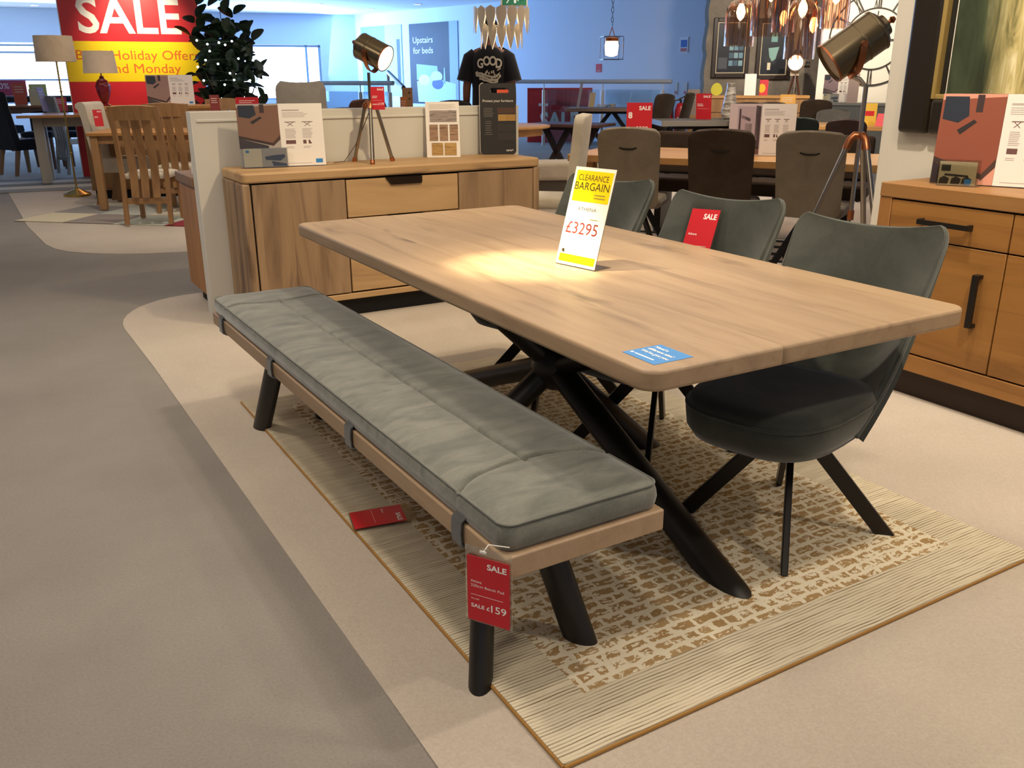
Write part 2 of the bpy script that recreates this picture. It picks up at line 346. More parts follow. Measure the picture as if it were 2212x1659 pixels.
Cm = frameM(Vector((c0.x, c0.y, 0)), cx_)
struct('wall_clock', MB().box(0, cw, 0, .12, 0, CH, Cm), flat('e4ddd0', .8))
# ------------------------------------------------------------------ rug under the table
g = G('rug_pattern'); b = g.n('TexCoord').outputs['Object']
nv = g.n('TexNoise', {'Vector': b, 'Scale': 26.0, 'Detail': 3.0}).outputs[1]
nv = g.n('VectorMath', {0: g.n('VectorMath', {0: nv, 1: (.5, .5, .5)}, operation='SUBTRACT').outputs[0], 1: (.040, .026, 0)}, operation='MULTIPLY').outputs[0]
nl = g.n('TexNoise', {'Vector': b, 'Scale': 5.0, 'Detail': 2.0}).outputs[1]
nl = g.n('VectorMath', {0: g.n('VectorMath', {0: nl, 1: (.5, .5, .5)}, operation='SUBTRACT').outputs[0], 1: (.04, .018, 0)}, operation='MULTIPLY').outputs[0]
bv = g.n('VectorMath', {0: g.n('VectorMath', {0: b, 1: nv}, operation='ADD').outputs[0], 1: nl}, operation='ADD').outputs[0]
br = g.n('TexBrick', {'Vector': bv, 'Color1': (0, 0, 0, 1), 'Color2': (1, 1, 1, 1), 'Mortar': (.5, .5, .5, 1), 'Scale': 1.0, 'Mortar Size': .0065, 'Mortar Smooth': .0, 'Bias': 0.0, 'Brick Width': .078, 'Row Height': .040}, offset=.37, squash=.6, squash_frequency=3)
sp = g.n('Mapping', {0: bv, 3: (1, 1.6, 1)}).outputs[0]
er = g.noise(sp, 55, 3, .65); big = g.noise(b, 2.2, 3)
eth = g.math('SUBTRACT', .70, g.math('MULTIPLY', big, .32))
field = g.math('MAXIMUM', br.outputs['Fac'], g.math('GREATER_THAN', er, eth))
xyz = g.n('SeparateXYZ', {0: b}); HX, HY, BW = .835, 1.27, .165
bord = g.math('MAXIMUM', g.math('GREATER_THAN', g.math('ABSOLUTE', xyz.outputs[0]), HX-BW), g.math('GREATER_THAN', g.math('ABSOLUTE', xyz.outputs[1]), HY-BW))
wob = g.math('MULTIPLY', g.noise(b, 6, 2), .012)
rib = g.math('SINE', g.math('MULTIPLY', g.math('ADD', xyz.outputs[1], wob), 2*pi/.0102))
ribd = g.math('MULTIPLY', g.n('MapRange', {0: rib, 1: .35, 2: .95}).outputs[0], g.n('MapRange', {0: g.noise(g.co((5, 60, 1)), 1.0, 3, .6), 1: .34, 2: .66}).outputs[0])
tan_ = g.mix(g.n('TexNoise', {'Vector': b, 'Scale': 9.0}).outputs[0], C('b39468'), C('957548')); tan_ = g.mix(g.math('MULTIPLY', br.outputs[0], .4), tan_, C('bda27a'))
crm = g.mix(g.noise(b, 14, 3), C('e8dfc9'), C('d8cdb3'))
fc = g.mix(field, tan_, crm); bc = g.mix(g.math('MULTIPLY', ribd, .85), g.mix(g.noise(b, 4, 3), C('dfd5bf'), C('cdc0a3')), C('7a6040'))
col = g.mix(bord, fc, bc); hgt = g.n('Mix', {0: bord, 2: field, 3: g.math('SUBTRACT', 1, ribd)}, data_type='FLOAT').outputs[0]
fz = g.noise(b, 420, 2); M_RUG = g.out(g.mix(.25, col, g.mix(fz, C('202020'), C('f0f0f0')), 'OVERLAY'), .95, 0, g.math('ADD', hgt, g.math('MULTIPLY', fz, .35)), .7, .006, Specular_IOR_Level=.1)
rug = thing('patterned_rug', 'large beige rug with tan brick pattern and ribbed border beneath the dining table', 'rug', (1.675, 2.49, .003), 0)
part('rug_pile', MB().slab(rrect(-HX, HX, -HY, HY, .008), .002, .012), M_RUG, rug)
part('rug_binding', MB().tube([(-HX, -HY, .005), (HX, -HY, .005), (HX, HY, .005), (-HX, HY, .005), (-HX, -HY, .005)], .0052, 8), flat('a5793c', .9), rug, 'tan stitched edge binding')
RZ = .0155
# ------------------------------------------------------------------ dining table
T = thing('dining_table', 'large pale oak dining table with thick rounded top on crossed black legs', 'table', (1.708, 2.592, RZ))
part('tabletop', MB().slab(rrect(-.553, .553, -1.2, 1.2, .05, 8), .71-RZ, .76-RZ), M_TABLE, T, bev=.009, seg=3)
hub = Vector((0, 0, .345))
part('hub', MB().ball((0, 0, .345), .085, sc=(1, 1.1, 1.15)), M_BLACK, T)
for fx, fy in ((-.085, -.985), (.335, -.125), (-.335, .125), (-.03, .9)):
    f0 = Vector((fx, fy, 0)); top = hub + (hub-f0)*(.362/.345); top.z = .708-RZ
    ax = (f0-hub).normalized(); side = ax.cross(Vector((0, 0, 1))).normalized(); nrm = side.cross(ax)
    def ring(z, n=20, a=.05, b_=.043):
        out = []
        for j in range(n):
            q = side*(a*cos(2*pi*j/n)) + nrm*(b_*sin(2*pi*j/n)); base = hub+q; k = (z-base.z)/ax.z; out.append(base+ax*k)
        return out
    part('leg', MB().loft([ring(0), ring(.34), ring(.708-RZ)]), M_BLACK, T)
part('underframe', MB().loft([[(a, b, .66-RZ) for a, b in rrect(-.25, .25, -.55, .55, .03)], [(a, b, .7095-RZ) for a, b in rrect(-.4, .4, -.85, .85, .03)]]), M_BLACK, T)
# ------------------------------------------------------------------ bench, pad, straps
B = thing('dining_bench', 'long pale oak bench on splayed black legs beside the dining table', 'bench', (.9975, 2.595, .003), radians(.83))
part('bench_seat', MB().slab(rrect(-.2125, .2125, -1.2, 1.2, .006), .365, .417), M_FRAME, B, bev=.004)
def oleg(f, t, a, b_, z0=.0):
    f = Vector(f); t = Vector(t); ax = (f-t).normalized(); side = ax.cross(Vector((0, 0, 1))).normalized(); nrm = side.cross(ax); R = []
    for z in (f.z, (f.z+t.z)/2, t.z):
        r_ = []
        for j in range(20):
            q = side*(a*cos(2*pi*j/20)) + nrm*(b_*sin(2*pi*j/20)); r_.append(t+q+ax*((z-(t+q).z)/ax.z))
        R.append(r_)
    return MB().loft(R)
for sx_, ty, fx, fy in ((-.10, -.92, -.187, -1.041), (.04, -.90, .106, -1.03), (-.105, .66, -.148, .839), (.05, .66, .099, .807)):
    zf = .012 if sx_ > 0 else 0.0
    part('leg', oleg((fx, fy, zf), (sx_, ty, .366), .029, .045), M_BLACK, B)
PD = thing('bench_pad', 'long grey-green velvet seat pad with stitched seams strapped onto the oak bench', 'cushion', (.9975, 2.595, .421), radians(.83))
hw, hl, ph = .205, 1.185, .066
def padz(x, y):
    u = x/hw; e = min(hw-abs(x), .06)/.06; e2 = min(hl-abs(y), .07)/.07
    z = ph + .016*(1-(1-e)**2)*(1-(1-e2)**2) - .006
    for sg in (-1, 1):                                   # curved end seams
        yc = sg*(hl-.20) + sg*.055*(1-abs(u)**2.2)*(-1) ; z -= .015*exp(-((y-yc)/.006)**2)*(1 if abs(u) < .98 else .4)
    if abs(y) < hl-.235: z -= .012*exp(-(x/.005)**2)
    z += .0013*sin(y*23+3*sin(x*17+y*2))*(.4+.6*abs(sin(y*1.7)))*e*(1 if abs(y) < hl-.25 else .3)
    return z
nx, ny = 84, 560; gx = [-hw+2*hw*i/nx for i in range(nx+1)]; gy = [-hl+2*hl*j/ny for j in range(ny+1)]
def pin(x, y):                                            # rounded plan corners
    r = .03; ax_, ay = abs(x), abs(y)
    if ax_ > hw-r and ay > hl-r:
        dx, dy = ax_-(hw-r), ay-(hl-r); m = max(dx, dy); L = sqrt(dx*dx+dy*dy)
        if L > 0: k = m/L; x = math.copysign(hw-r+dx*k, x); y = math.copysign(hl-r+dy*k, y)
    return x, y
m = MB(); vs = [pin(x, y)+(padz(x, y),) for y in gy for x in gx]; o = len(vs); w_ = nx+1
fs = [(j*w_+i, j*w_+i+1, (j+1)*w_+i+1, (j+1)*w_+i) for j in range(ny) for i in range(nx)]
loop = [i for i in range(w_)]+[j*w_+nx for j in range(1, ny+1)]+[ny*w_+i for i in range(nx-1, -1, -1)]+[j*w_ for j in range(ny-1, 0, -1)]
side = []
for q, (bul, z) in enumerate(((.006, .042), (.008, .028), (.004, .010), (-.004, 0))):
    for i in loop:
        x, y, _ = vs[i]; L = sqrt((x/hw)**2+(y/hl)**2); sxn = (x/hw)**3; syn = (y/hl)**3; nn_ = sqrt(sxn*sxn+syn*syn) or 1
        side.append((x+bul*sxn/nn_, y+bul*syn/nn_, z))
allv = vs+side; nl_ = len(loop)
for i in range(nl_):
    k = (i+1) % nl_; fs.append((loop[k], loop[i], o+i, o+k))
    for q in range(3): fs.append((o+q*nl_+k, o+q*nl_+i, o+(q+1)*nl_+i, o+(q+1)*nl_+k))
fs.append(tuple(o+3*nl_+i for i in range(nl_)))
part('cushion', m.add(allv, fs), M_PAD, PD, smooth=60)
part('piping', MB().tube([Vector(vs[i])+Vector((0, 0, .001)) for i in loop]+[Vector(vs[loop[0]])], .0032, 6), fabric('pad_piping', '74756d', '62635c', 9), PD)
M_SEAM = flat('4b4d48', .9)
for sg in (-1, 1): part('seam', MB().tube([(hw*u_*.985, sg*(hl-.20)-sg*.055*(1-abs(u_)**2.2), padz(hw*u_*.985, sg*(hl-.20)-sg*.055*(1-abs(u_)**2.2))+.0012) for u_ in [-1+.04*i for i in range(51)]], .0017, 5), M_SEAM, PD)
part('seam', MB().tube([(0, -hl+.257+(2*hl-.514)*i/120, padz(0, -hl+.257+(2*hl-.514)*i/120)+.0010) for i in range(121)], .0014, 5), M_SEAM, PD)
for y in (1.03, .375, -.36, -1.01):
    sp_ = [(-.196, .012), (-.208, .016), (-.2195, .006), (-.2215, -.02), (-.220, -.052), (-.205, -.0605), (-.15, -.0605)]
    part('strap', MB().sheet(lambda u, v: (lambda k: (sp_[k][0], y-.0225+.045*u+.006*sin(v*3), sp_[k][1]))(min(6, round(v*6))), 2, 6, .004), M_STRAP, PD)
# ------------------------------------------------------------------ velvet swivel chairs
def velvet_chair(label, loc, rz):
    t = thing('dining_chair', label, 'chair', loc, rz, None)
    # faces local -X ; seat
    def ringo(s, z, n=40, gx=0.0):
        out = []
        for j in range(n):
            a = 2*pi*j/n; ca, sa = cos(a), sin(a); e = .62
            x = math.copysign(abs(ca)**e, ca)*.275*s; y = math.copysign(abs(sa)**e, sa)*(.243-.03*(1-ca)*.5)*s
            out.append((x-.10, y, z+gx*(x-.0)))
        return out
    part('seat', MB().loft([ringo(.74, .343), ringo(.90, .352), ringo(.98, .385), ringo(1, .428), ringo(.985, .455), ringo(.94, .470), ringo(.75, .478), ringo(.4, .480)]), M_VELVET, t, smooth=70)
    part('seat_piping', MB().tube(ringo(.992, .447)+[ringo(.992, .447)[0]], .005, 6), M_VELVET, t)
    H0, H1 = .352, .905
    def bk(u, v):
        v = (1-cos(pi*v))/2 if 0 < v < 1 else v; u = .5+.5*sin((u-.5)*pi)
        z = H0+(H1-H0)*v; hwid = .222+.018*v**.9; uu = (u-.5)*2
        cr = .10; vv = 1-v
        if v > .9: hwid -= .03*(1-sqrt(max(0, 1-((v-.9)/.1)**2)))
        lean = .185+.09*(1-(1-min(v/.32, 1))**2)+.15*v
        wrap = .235*(1-v)**1.25+.008
        dip = -.022*(1-uu*uu)*max(0, (v-.6)/.4)
        return (lean-wrap*abs(uu)**2.2, uu*hwid, z+dip+.02*(1-v)*abs(uu)**2)
    part('backrest', MB().sheet(bk, 28, 24, lambda u, v: .048-.02*v, 4), M_VELVET, t, smooth=75)
    e = [bk(0, v/20) for v in range(21)]+[bk(u/20, 1) for u in range(1, 21)]+[bk(1, v/20) for v in range(19, -1, -1)]
    part('backrest_piping', MB().tube(e, .007, 6), fabric('chair_piping', '5b5d58', '4c4f4a', 9), t)
    part('swivel_plate', MB().lathe([(.085, .318), (.09, .325), (.09, .351), (.06, .352)]), M_BLKM, t)
    return t
def chair_legs(t, rz, r=.305, top=.33, z0=0.0):
    for k in range(4):
        a = radians(45+90*k)-rz; d = Vector((cos(a), sin(a), 0)); p = d*.03+Vector((0, 0, top)); q = d*r
        ax = (q-p).normalized(); tn = d.cross(Vector((0, 0, 1))); R = []
        for base, z in ((q, z0), (p, top)):
            up = tn.cross(ax); rr_ = []
            for su, st in ((1, 1), (-1, 1), (-1, -1), (1, -1)):
                c = base+up*(.0235*su)+tn*(.010*st); rr_.append(c+ax*((z-c.z)/ax.z))
            R.append(rr_)
        part('leg', MB().loft(R), M_BLKM, t, bev=.003)
CRZ = radians(16)
for lab, loc in (('nearest grey-green velvet chair tucked under the right corner of the dining table', (2.016, 1.745)),
                 ('middle grey-green velvet chair with a red sale ticket on its backrest', (2.076, 2.445)),
                 ('farthest grey-green velvet chair half hidden behind the clearance sign on the table', (2.08, 3.20))):
    t = velvet_chair(lab, (loc[0], loc[1], RZ), CRZ); chair_legs(t, CRZ)
# ------------------------------------------------------------------ long oak sideboard
SB = thing('sideboard', 'long pale oak sideboard with two doors and three drawers standing against the half wall', 'sideboard', (2.16, 4.9, .003))
X0, X1, D, ZB, ZT = -.94, .94, .45, .11, .865
part('carcass', MB().slab(rrect(X0, X1, .0, D, .03), ZT-.055, ZT), M_SBX, SB, bev=.012, seg=3, label='thick rounded oak top')
for xa in (X0, X1-.045): part('side_panel', MB().box(xa, xa+.045, .004, D, ZB, ZT-.0552), M_SBZ, SB, bev=.012)
part('base_rail', MB().box(X0+.046, X1-.046, .004, D-.02, ZB, ZB+.035), M_SBX, SB, bev=.004)
part('back_panel', MB().box(X0+.046, X1-.046, .03, D-.01, ZB+.036, ZT-.056), M_DARK, SB)
part('plinth', MB().box(X0+.12, X1-.12, .07, D-.05, 0, ZB-.001), M_DARK, SB)
dz0, dz1 = ZB+.042, ZT-.064
for xa, xb in ((X0+.052, -.362), (.362, X1-.052)): part('door', MB().box(xa, xb, .006, .028, dz0, dz1), M_SBZ, SB, bev=.002)
dh = (dz1-dz0)/3
for k in range(3):
    za = dz1-dh*(k+1)+.003; zc = dz1-dh*k-.003; o = part('drawer', MB().box(-.354, .354, .006, .028, za, zc), M_SBX, SB, bev=.002)
    part('handle', MB().prism([(-.115, zc+.001), (.115, zc+.001), (.115, zc-.034), (.109, zc-.040), (-.082, zc-.040)], -.003, .012), metal('3b3028', .5), o, 'dark metal finger pull')
# ------------------------------------------------------------------ warm oak cabinet on the right
RC = thing('storage_cabinet', 'warm oak cabinet with black bar handles below the large framed picture', 'cabinet', (3.37, 2.57, .003), radians(-90))
# local X runs towards the camera, local +Y into the wall
L, D2, H = 1.75, .44, .915
part('cabinet_top', MB().box(0, L, 0, D2, H-.06, H), M_CABX if 'M_CABX' in globals() else wood('warm_oak_top', 'a67a48', '94693b', '684826', 'X', .2, 'Y', .35, False, .45), RC, bev=.004)
for xa in (0, L-.06): part('side_panel', MB().box(xa, xa+.06, .004, D2, .125, H-.0605), M_CABZ, RC, bev=.003)
MCX = wood('warm_oak_front', 'aa7a3e', '976733', '684520', 'X', .16, 'Z', .35, False, .45)
part('bottom_rail', MB().box(.0605, L-.0605, .004, D2-.01, .125, .20), MCX, RC, bev=.003)
part('cabinet_back', MB().box(.0605, L-.0605, .04, D2-.01, .201, H-.061), M_DARK, RC)
part('plinth', MB().box(.06, L-.06, .06, D2-.04, 0, .1245), flat('2c1d12', .6), RC)
dw = (L-.12)/3
for k in range(3):
    xa = .063+dw*k; xb = xa+dw-.006
    o = part('drawer', MB().box(xa, xb, .006, .03, .70, H-.067), MCX, RC, bev=.002)
    xm = (xa+xb)/2+.0; zh = .775
    part('handle', MB().box(xm-.115, xm+.115, -.03, -.018, zh-.010, zh+.010).box(xm-.115, xm-.103, -.018, .006, zh-.012, zh+.012).box(xm+.103, xm+.115, -.018, .006, zh-.012, zh+.012), M_BLACK, o)
    o = part('door', MB().box(xa, xb, .006, .03, .207, .694), MCX, RC, bev=.002)
    xh = xb-.09
    part('handle', MB().box(xh-.012, xh+.012, -.03, -.016, .385, .60).box(xh-.013, xh+.013, -.018, .006, .385, .400).box(xh-.013, xh+.013, -.018, .006, .585, .60), M_BLACK, o)
# ------------------------------------------------------------------ printed signs
def pm(p): return depth(p)/F
def rect(par, name, x, z, w, h, m, y=-.0035, t=.0006, label=None): return part(name, MB().box(x, x+w, y-t, y, z, z+h), m, par, label)
def lines(mb, x, z, w, n, dz, h, y, jag=True):
    for i in range(n): mb.box(x, x+w*(1-.25*random.random() if jag else 1), y-.0003, y, z-dz*i-h, z-dz*i)
    return mb
def board(name, label, cat, pos, rz, w, h, m, t=.005, lean=0, group=None, foot=0, pname='panel', plabel=None):
    o = thing(name, label, cat, pos, rz, group, -radians(lean))
    part(pname, MB().box(-w/2, w/2, -t/2, t/2, 0, h), m, o, plabel)
    if foot: part('foot', MB().box(-w/2, w/2, t/2, foot, .0005, .003), M_ACRYL, o)
    return o
def ptext(par, items, m, y, name='lettering', label=None):
    for it in items: part(name, MB().text(*it[:4], y=y, **(it[4] if len(it) > 4 else {})), m, par, label, smooth=0)
def sale_ticket(label, pos, rz, w, h, price='', lean=0, hang=False, group=None, extra=None, full=True, top=.0, name='sale_ticket', rim=True):
    t = .003; o = thing(name, label, 'sale sign', pos, rz, group, -radians(lean))
    hh = h*(1-top)
    if rim: part('clear_sleeve', MB().box(-w/2, w/2, -t/2, t/2, 0, h), M_ACRYL, o)
    part('red_card', MB().box(-w*.46, w*.46, -t/2-.001, -t/2-.0002, h*.02, hh*.985), M_RED, o)
    y = -t/2-.0014; it = [('SALE', w*.40, hh*.835, hh*.085, dict(bold=.03, align='R', w=w*.42))]
    if extra: it += extra(w, hh)
    if price:
        it += [('SALE £', -w*.38, hh*.225, hh*.055, dict(bold=.02, w=w*.41)), (price, w*.06, hh*.215, hh*.105, dict(bold=.01, w=w*.33))]
    for q in it: part('lettering', MB().text(*q[:4], y=y, **q[4]), M_WTXT, o, smooth=0)
    if full: part('rule_line', lines(MB(), -w*.38, hh*.42, w*.7, 1, .01, hh*.004, y, False), M_WTXT, o)
    if not extra: part('small_print', lines(MB(), -w*.38, hh*.60, w*.4, 2, hh*.06, hh*.02, y), M_WTXT, o)
    return o
PHOTO_A = ('7d5a48', '3a3338', 'b0a39c'); PHOTO_B = ('8e4c37', '2c2022', 'd99a84'); PHOTO_C = ('a08a8c', '4c3c3c', 'd0bcbc')
def brochure(label, pos, rz, w, h, ph=PHOTO_A, lean=6, holder=True, cols=2, room=False):
    o = thing('range_brochure_stand', label, 'brochure', pos, rz, None, -radians(lean)); y = -.0032
    part('acrylic_stand', MB().box(-w/2, w/2, -.003, .003, 0, h).box(-w/2, w/2, .003, .09, .0005, .003), M_ACRYL, o)
    xs = -w*.02; pl = part('photo_page', MB().box(-w/2+.002, xs, y-.0005, y, h*.30 if holder else .004, h-.002), flat(ph[2], .5), o, 'photograph of furniture')
    zb_ = h*.30 if holder else .004; fx = lambda a: -w/2+.002+(xs+w/2-.002)*a; fz = lambda b_: zb_+(h-.002-zb_)*b_
    if room:
        for nm, poly, c in (('print', [(.25, .3), (.9, .3), (.9, .95), (.25, .95)], 'b9a3a8'), ('print', [(.82, .15), (.98, .12), (.98, .95), (.82, .97)], '4a3a3c'), ('print', [(.3, .3), (.36, .3), (.36, .9), (.3, .9)], '5a4646'), ('print', [(.5, .2), (.72, .2), (.72, .62), (.5, .62)], 'e6d6d4'), ('print', [(.02, .02), (.98, .02), (.98, .16), (.02, .18)], '6b4c44'), ('print', [(.38, .72), (.66, .66), (.66, .72), (.38, .78)], '4a3a3c')):
            part(nm, MB().prism([(fx(a), fz(b_)) for a, b_ in poly], y-.0009, y-.0005), flat(c, .5), pl)
    else:
        for poly, c in (([(0, .30), (.0, .93), (1, .97), (1, .30), (.80, .12)], ph[0]), ([(0, .30), (.80, .12), (.80, .06), (0, .24)], '3b2a24'), ([(.80, .12), (1, .30), (1, .2), (.80, .04)], '4a342c'), ([(0, 0), (0, .24), (.7, .06), (.7, 0)], ph[1]),
                        ([(.04, .72), (.04, .97), (.42, .97), (.46, .76), (.3, .68)], '232a38'), ([(.3, .6), (.55, .72), (.6, .69), (.36, .55)], '2c2424'), ([(.55, .8), (.66, .8), (.66, .99), (.55, .99)], '3b2a2a')):
            part('print', MB().prism([(fx(a), fz(b_)) for a, b_ in poly], y-.0011 if c != ph[0] else y-.0008, y-.0005), flat(c, .5), pl)
    if holder:
        lh = part('leaflet_holder', MB().box(-w/2+.012, xs+.03, -.03, -.027, .002, h*.31).box(-w/2+.012, xs+.03, -.03, -.003, .001, .003), M_ACRYL, o)
        xm = -w/2+.012+(xs+.018+w/2)*.42
        part('leaflet', MB().box(-w/2+.016, xm, -.024, -.021, .004, h*.30), flat('e6dcc2', .6), lh); part('leaflet', MB().box(xm+.002, xs+.026, -.024, -.021, .004, h*.30), flat('b7b0a6', .6), lh)
        part('print', MB().prism([(xm+.02, h*.12), (xm+.1, h*.1), (xs+.015, h*.16), (xs+.01, h*.2), (xm+.06, h*.19), (xm+.015, h*.17)], -.0246, -.0241).prism([(xm+.06, h*.02), (xs+.02, h*.02), (xs+.02, h*.05), (xm+.05, h*.1)], -.0246, -.0241), flat('3a332f', .6), lh)
        part('blue_logo', MB().box(-w/2+.028, -w/2+.046, -.0246, -.0241, h*.235, h*.275), M_BLUE, lh)
    pg = part('text_page', MB().box(xs+.001, w/2-.002, y-.0005, y, .004, h-.002), M_PAPER, o, 'white page of small print')
    yy = y-.0006; pw = w/2-.002-xs; mb = MB()
    lines(mb, xs+pw*.08, h*.90, pw*.42, 1, .01, h*.022, yy); lines(mb, xs+pw*.08, h*.855, pw*.60, 4, h*.022, h*.008, yy)
    for a in range(cols):
        x_ = xs+pw*(.12+.78/cols*a); lines(mb, x_, h*.60, pw*.5/cols, 8, h*.02, h*.009, yy); lines(mb, x_, h*.32, pw*.4/cols, 2, h*.02, h*.008, yy)
    lines(mb, xs+pw*.1, h*.055, pw*.6, 1, .01, h*.008, yy); part('small_print', mb, flat('b9aeaa', .7), pg)
    for a in range(cols):
        mb = MB(); x_ = xs+pw*(.12+.78/cols*a); ww = pw*.5/cols
        mb.box(x_, x_+ww, yy-.0003, yy, h*.70, h*.71); mb.prism([(x_+ww*.2, h*.64), (x_+ww*.28, h*.64), (x_+ww*.8, h*.70), (x_+ww*.7, h*.70)], yy-.0003, yy); mb.prism([(x_+ww*.72, h*.64), (x_+ww*.8, h*.64), (x_+ww*.28, h*.70), (x_+ww*.2, h*.70)], yy-.0003, yy)
        mb.box(x_, x_+ww*(.9 if a == 0 else .3), yy-.0003, yy, h*.36, h*.42)
        if a: mb.prism([(x_+ww*.5, h*.36), (x_+ww*.8, h*.36), (x_+ww*.62, h*.42), (x_+ww*.5, h*.42)], yy-.0003, yy)
        part('furniture_icon', mb, flat('6b4a46', .7), pg)
    part('blue_logo', MB().box(w/2-pw*.24, w/2-pw*.08, yy-.0003, yy, h*.05, h*.115), M_BLUE, pg)
    return o
# clearance sign on the dining table
TZ = .7603
a_ = Vector((1.632, 2.475, TZ)); b_ = Vector((1.664, 2.302, TZ)); e_ = (b_-a_); wS = e_.length+.006; mid = (a_+b_)/2
cs = thing('clearance_sign', 'tall white and yellow clearance bargain price sign standing on the dining table', 'price sign', (mid.x, mid.y, TZ+.001), atan2(e_.y, e_.x), None, -radians(16.5))
hS = .325
part('acrylic_stand', MB().box(-wS/2, wS/2, -.0015, .0015, 0, hS), M_ACRYL, cs)
ft = part('foot', MB().box(-wS/2, wS/2, .0, .075, -.0002, .0018, Matrix.Rotation(radians(16.5), 4, 'X')), M_ACRYL, cs)
part('white_card', MB().box(-wS/2+.001, wS/2-.001, -.0022, -.0016, .002, hS-.001), flat('f2eee4', .6), cs)
part('yellow_header', MB().box(-wS/2+.012, wS/2-.008, -.0028, -.0023, hS*.655, hS-.012), M_YEL, cs)
part('yellow_footer', MB().box(-wS/2+.012, wS/2-.008, -.0028, -.0023, .012, hS*.115), M_YEL, cs)
ptext(cs, [('CLEARANCE', .0, hS*.865, hS*.058, dict(align='C', w=wS*.74)), ('BARGAIN', 0, hS*.77, hS*.076, dict(align='C', w=wS*.84)), ('everything', wS*.20, hS*.715, hS*.018, dict(align='C')), ('must go', wS*.2, hS*.68, hS*.018, dict(align='C')),
           ('DELIVERY', wS*.1, hS*.045, hS*.03, dict(align='C'))][:2], flat('3a3410', .6), -.0031)
ptext(cs, [('£3295', -.005, hS*.33, hS*.115, dict(align='C', w=wS*.78))], flat('8a2f28', .6), -.0026, 'price')
ptext(cs, [('ATHENA', .0, hS*.565, hS*.034, dict(align='C', w=wS*.46))], flat('4a4540', .6), -.0026, 'name_line')
part('small_print', lines(lines(MB(), wS*.1, hS*.735, wS*.28, 2, hS*.03, hS*.012, -.0029), wS*.12, hS*.49, wS*.2, 1, .01, hS*.006, -.0029), flat('9a8a30', .6), cs)
part('corner_mark', MB().prism([(-wS*.40, hS*.135), (-wS*.33, hS*.125), (-wS*.34, hS*.165), (-wS*.40, hS*.165)], -.003, -.0024), flat('3a3216', .6), cs)
# blue sticker flat on the corner of the table
st = thing('blue_sticker', 'small blue sticker with white words flat on the near corner of the dining table', 'sticker', (1.258, 1.489, .7602), radians(-90), None, 0)
part('vinyl', MB().box(-.057, .057, -.056, .056, 0, .0006), M_BLUE, st)
mb = MB(); Mx = Matrix(((1, 0, 0, 0), (0, 0, 1, 0), (0, 1, 0, 0), (0, 0, 0, 1)))
for i, s_ in enumerate(('Need a', 'different size?', "We've got you")): mb.text(s_, -.048 if i else -.048+.0, .030-.021*i, .0115, None, .025, y=.0009, M=Mx)
part('lettering', mb, M_WTXT, st, smooth=0)
part('small_print', MB().box(-.036, .03, -.038, -.033, .0006, .0009).add([(-.046+.005*cos(k), -.0355+.005*sin(k), .0009) for k in [2*pi*q/12 for q in range(12)]], [tuple(range(12))]), M_WTXT, st)
# ticket hanging from the bench pad
P0 = dep(1057, 1350, 1.80)
tk = sale_ticket('red 159 pound sale ticket hanging from the near corner of the bench pad', P0, radians(-58), .104, .172, '159', 0, top=.11,
    extra=lambda w, h: [('Athena', -w*.38, h*.60, h*.038, dict()), ('220cm Bench Pad', -w*.38, h*.535, h*.038, dict(w=w*.72)), ('Was £229', -w*.38, h*.345, h*.02, dict())])
part('hanging_tag', MB().tube([(-.01, -.003, .165), (-.005, .01, .176), (.015, .06, .150)], .0012, 6).cbox((-.01, -.004, .165), (.014, .002, .005)), M_WHITE, tk)
# ticket lying on the rug
q = at(805, 1128, .022)
tl = sale_ticket('dark red sale ticket lying face up on the rug under the bench', (.895, 2.43, .0235), radians(-98), .125, .20, '', top=.14, full=True, extra=lambda w, h: [('89', w*.0, h*.2, h*.09, dict())][:0] or [('Athena', -w*.38, h*.60, h*.04, dict())])
tl.rotation_euler = (radians(-90+1.5), 0, radians(-102)); tl.location = (.842, 2.437, .022)
# ticket on the middle chair
tc = sale_ticket('red 229 pound sale ticket hung on the middle velvet chair', (0, 0, 0), 0, .135, .30, '229', 0, top=.13, extra=lambda w, h: [('Athena', -w*.38, h*.58, h*.035, dict())])
_c = Vector((2.076, 2.445, RZ)); _d = Vector((cos(CRZ), sin(CRZ), 0)); _n = Vector((-sin(CRZ), cos(CRZ), 0))
tc.location = _c+_d*.262+_n*.06+Vector((0, 0, .618)); tc.rotation_euler = (-radians(26), radians(-2), CRZ-radians(90))
# ------------------------------------------------------------------ things on the long sideboard
SZ = .869
def onsb(x, Y=5.16): q = onplane(x, 345, (0, Y, 0), Vector((0, 1, 0))); q.z = SZ; return q
p = onsb(614); k = pm(p)
brochure('wide brochure stand with table photo and white page on left of long sideboard', p, face(p)+radians(7), 180*k, 131*k, PHOTO_A, 5)
def studio_lamp(label, pos, rz, hz, legr, scale, aim_tilt, headdir, lit, shade, tall=False):
    t = thing('studio_tripod_lamp', label, 'lamp', pos, rz); s = scale
    cop = M_COPPER
    for i in range(3):
        a = radians(headdir[1]+120*i); d = Vector((cos(a), sin(a), 0)); top = d*.035*s+Vector((0, 0, hz)); bot = d*legr
        n = (bot-top); lg = part('leg', MB().tube([top+n*.05, bot-n*.06], .011*s, 12), shade, t)
        part('elbow', MB().tube([Vector((0, 0, hz+.012*s)), d*.02*s+Vector((0, 0, hz+.014*s)), top+Vector((0, 0, -.002)), top+n*.06], .0145*s, 12), cop, lg, 'copper elbow'); part('foot', MB().tube([bot-n*.07, bot-n*.004], .0145*s, 12).ball(bot+Vector((0, 0, .008*s)), .0135*s), cop, lg, 'copper foot')
    return t
M_GUN = flat('7f725b', .25, .88)
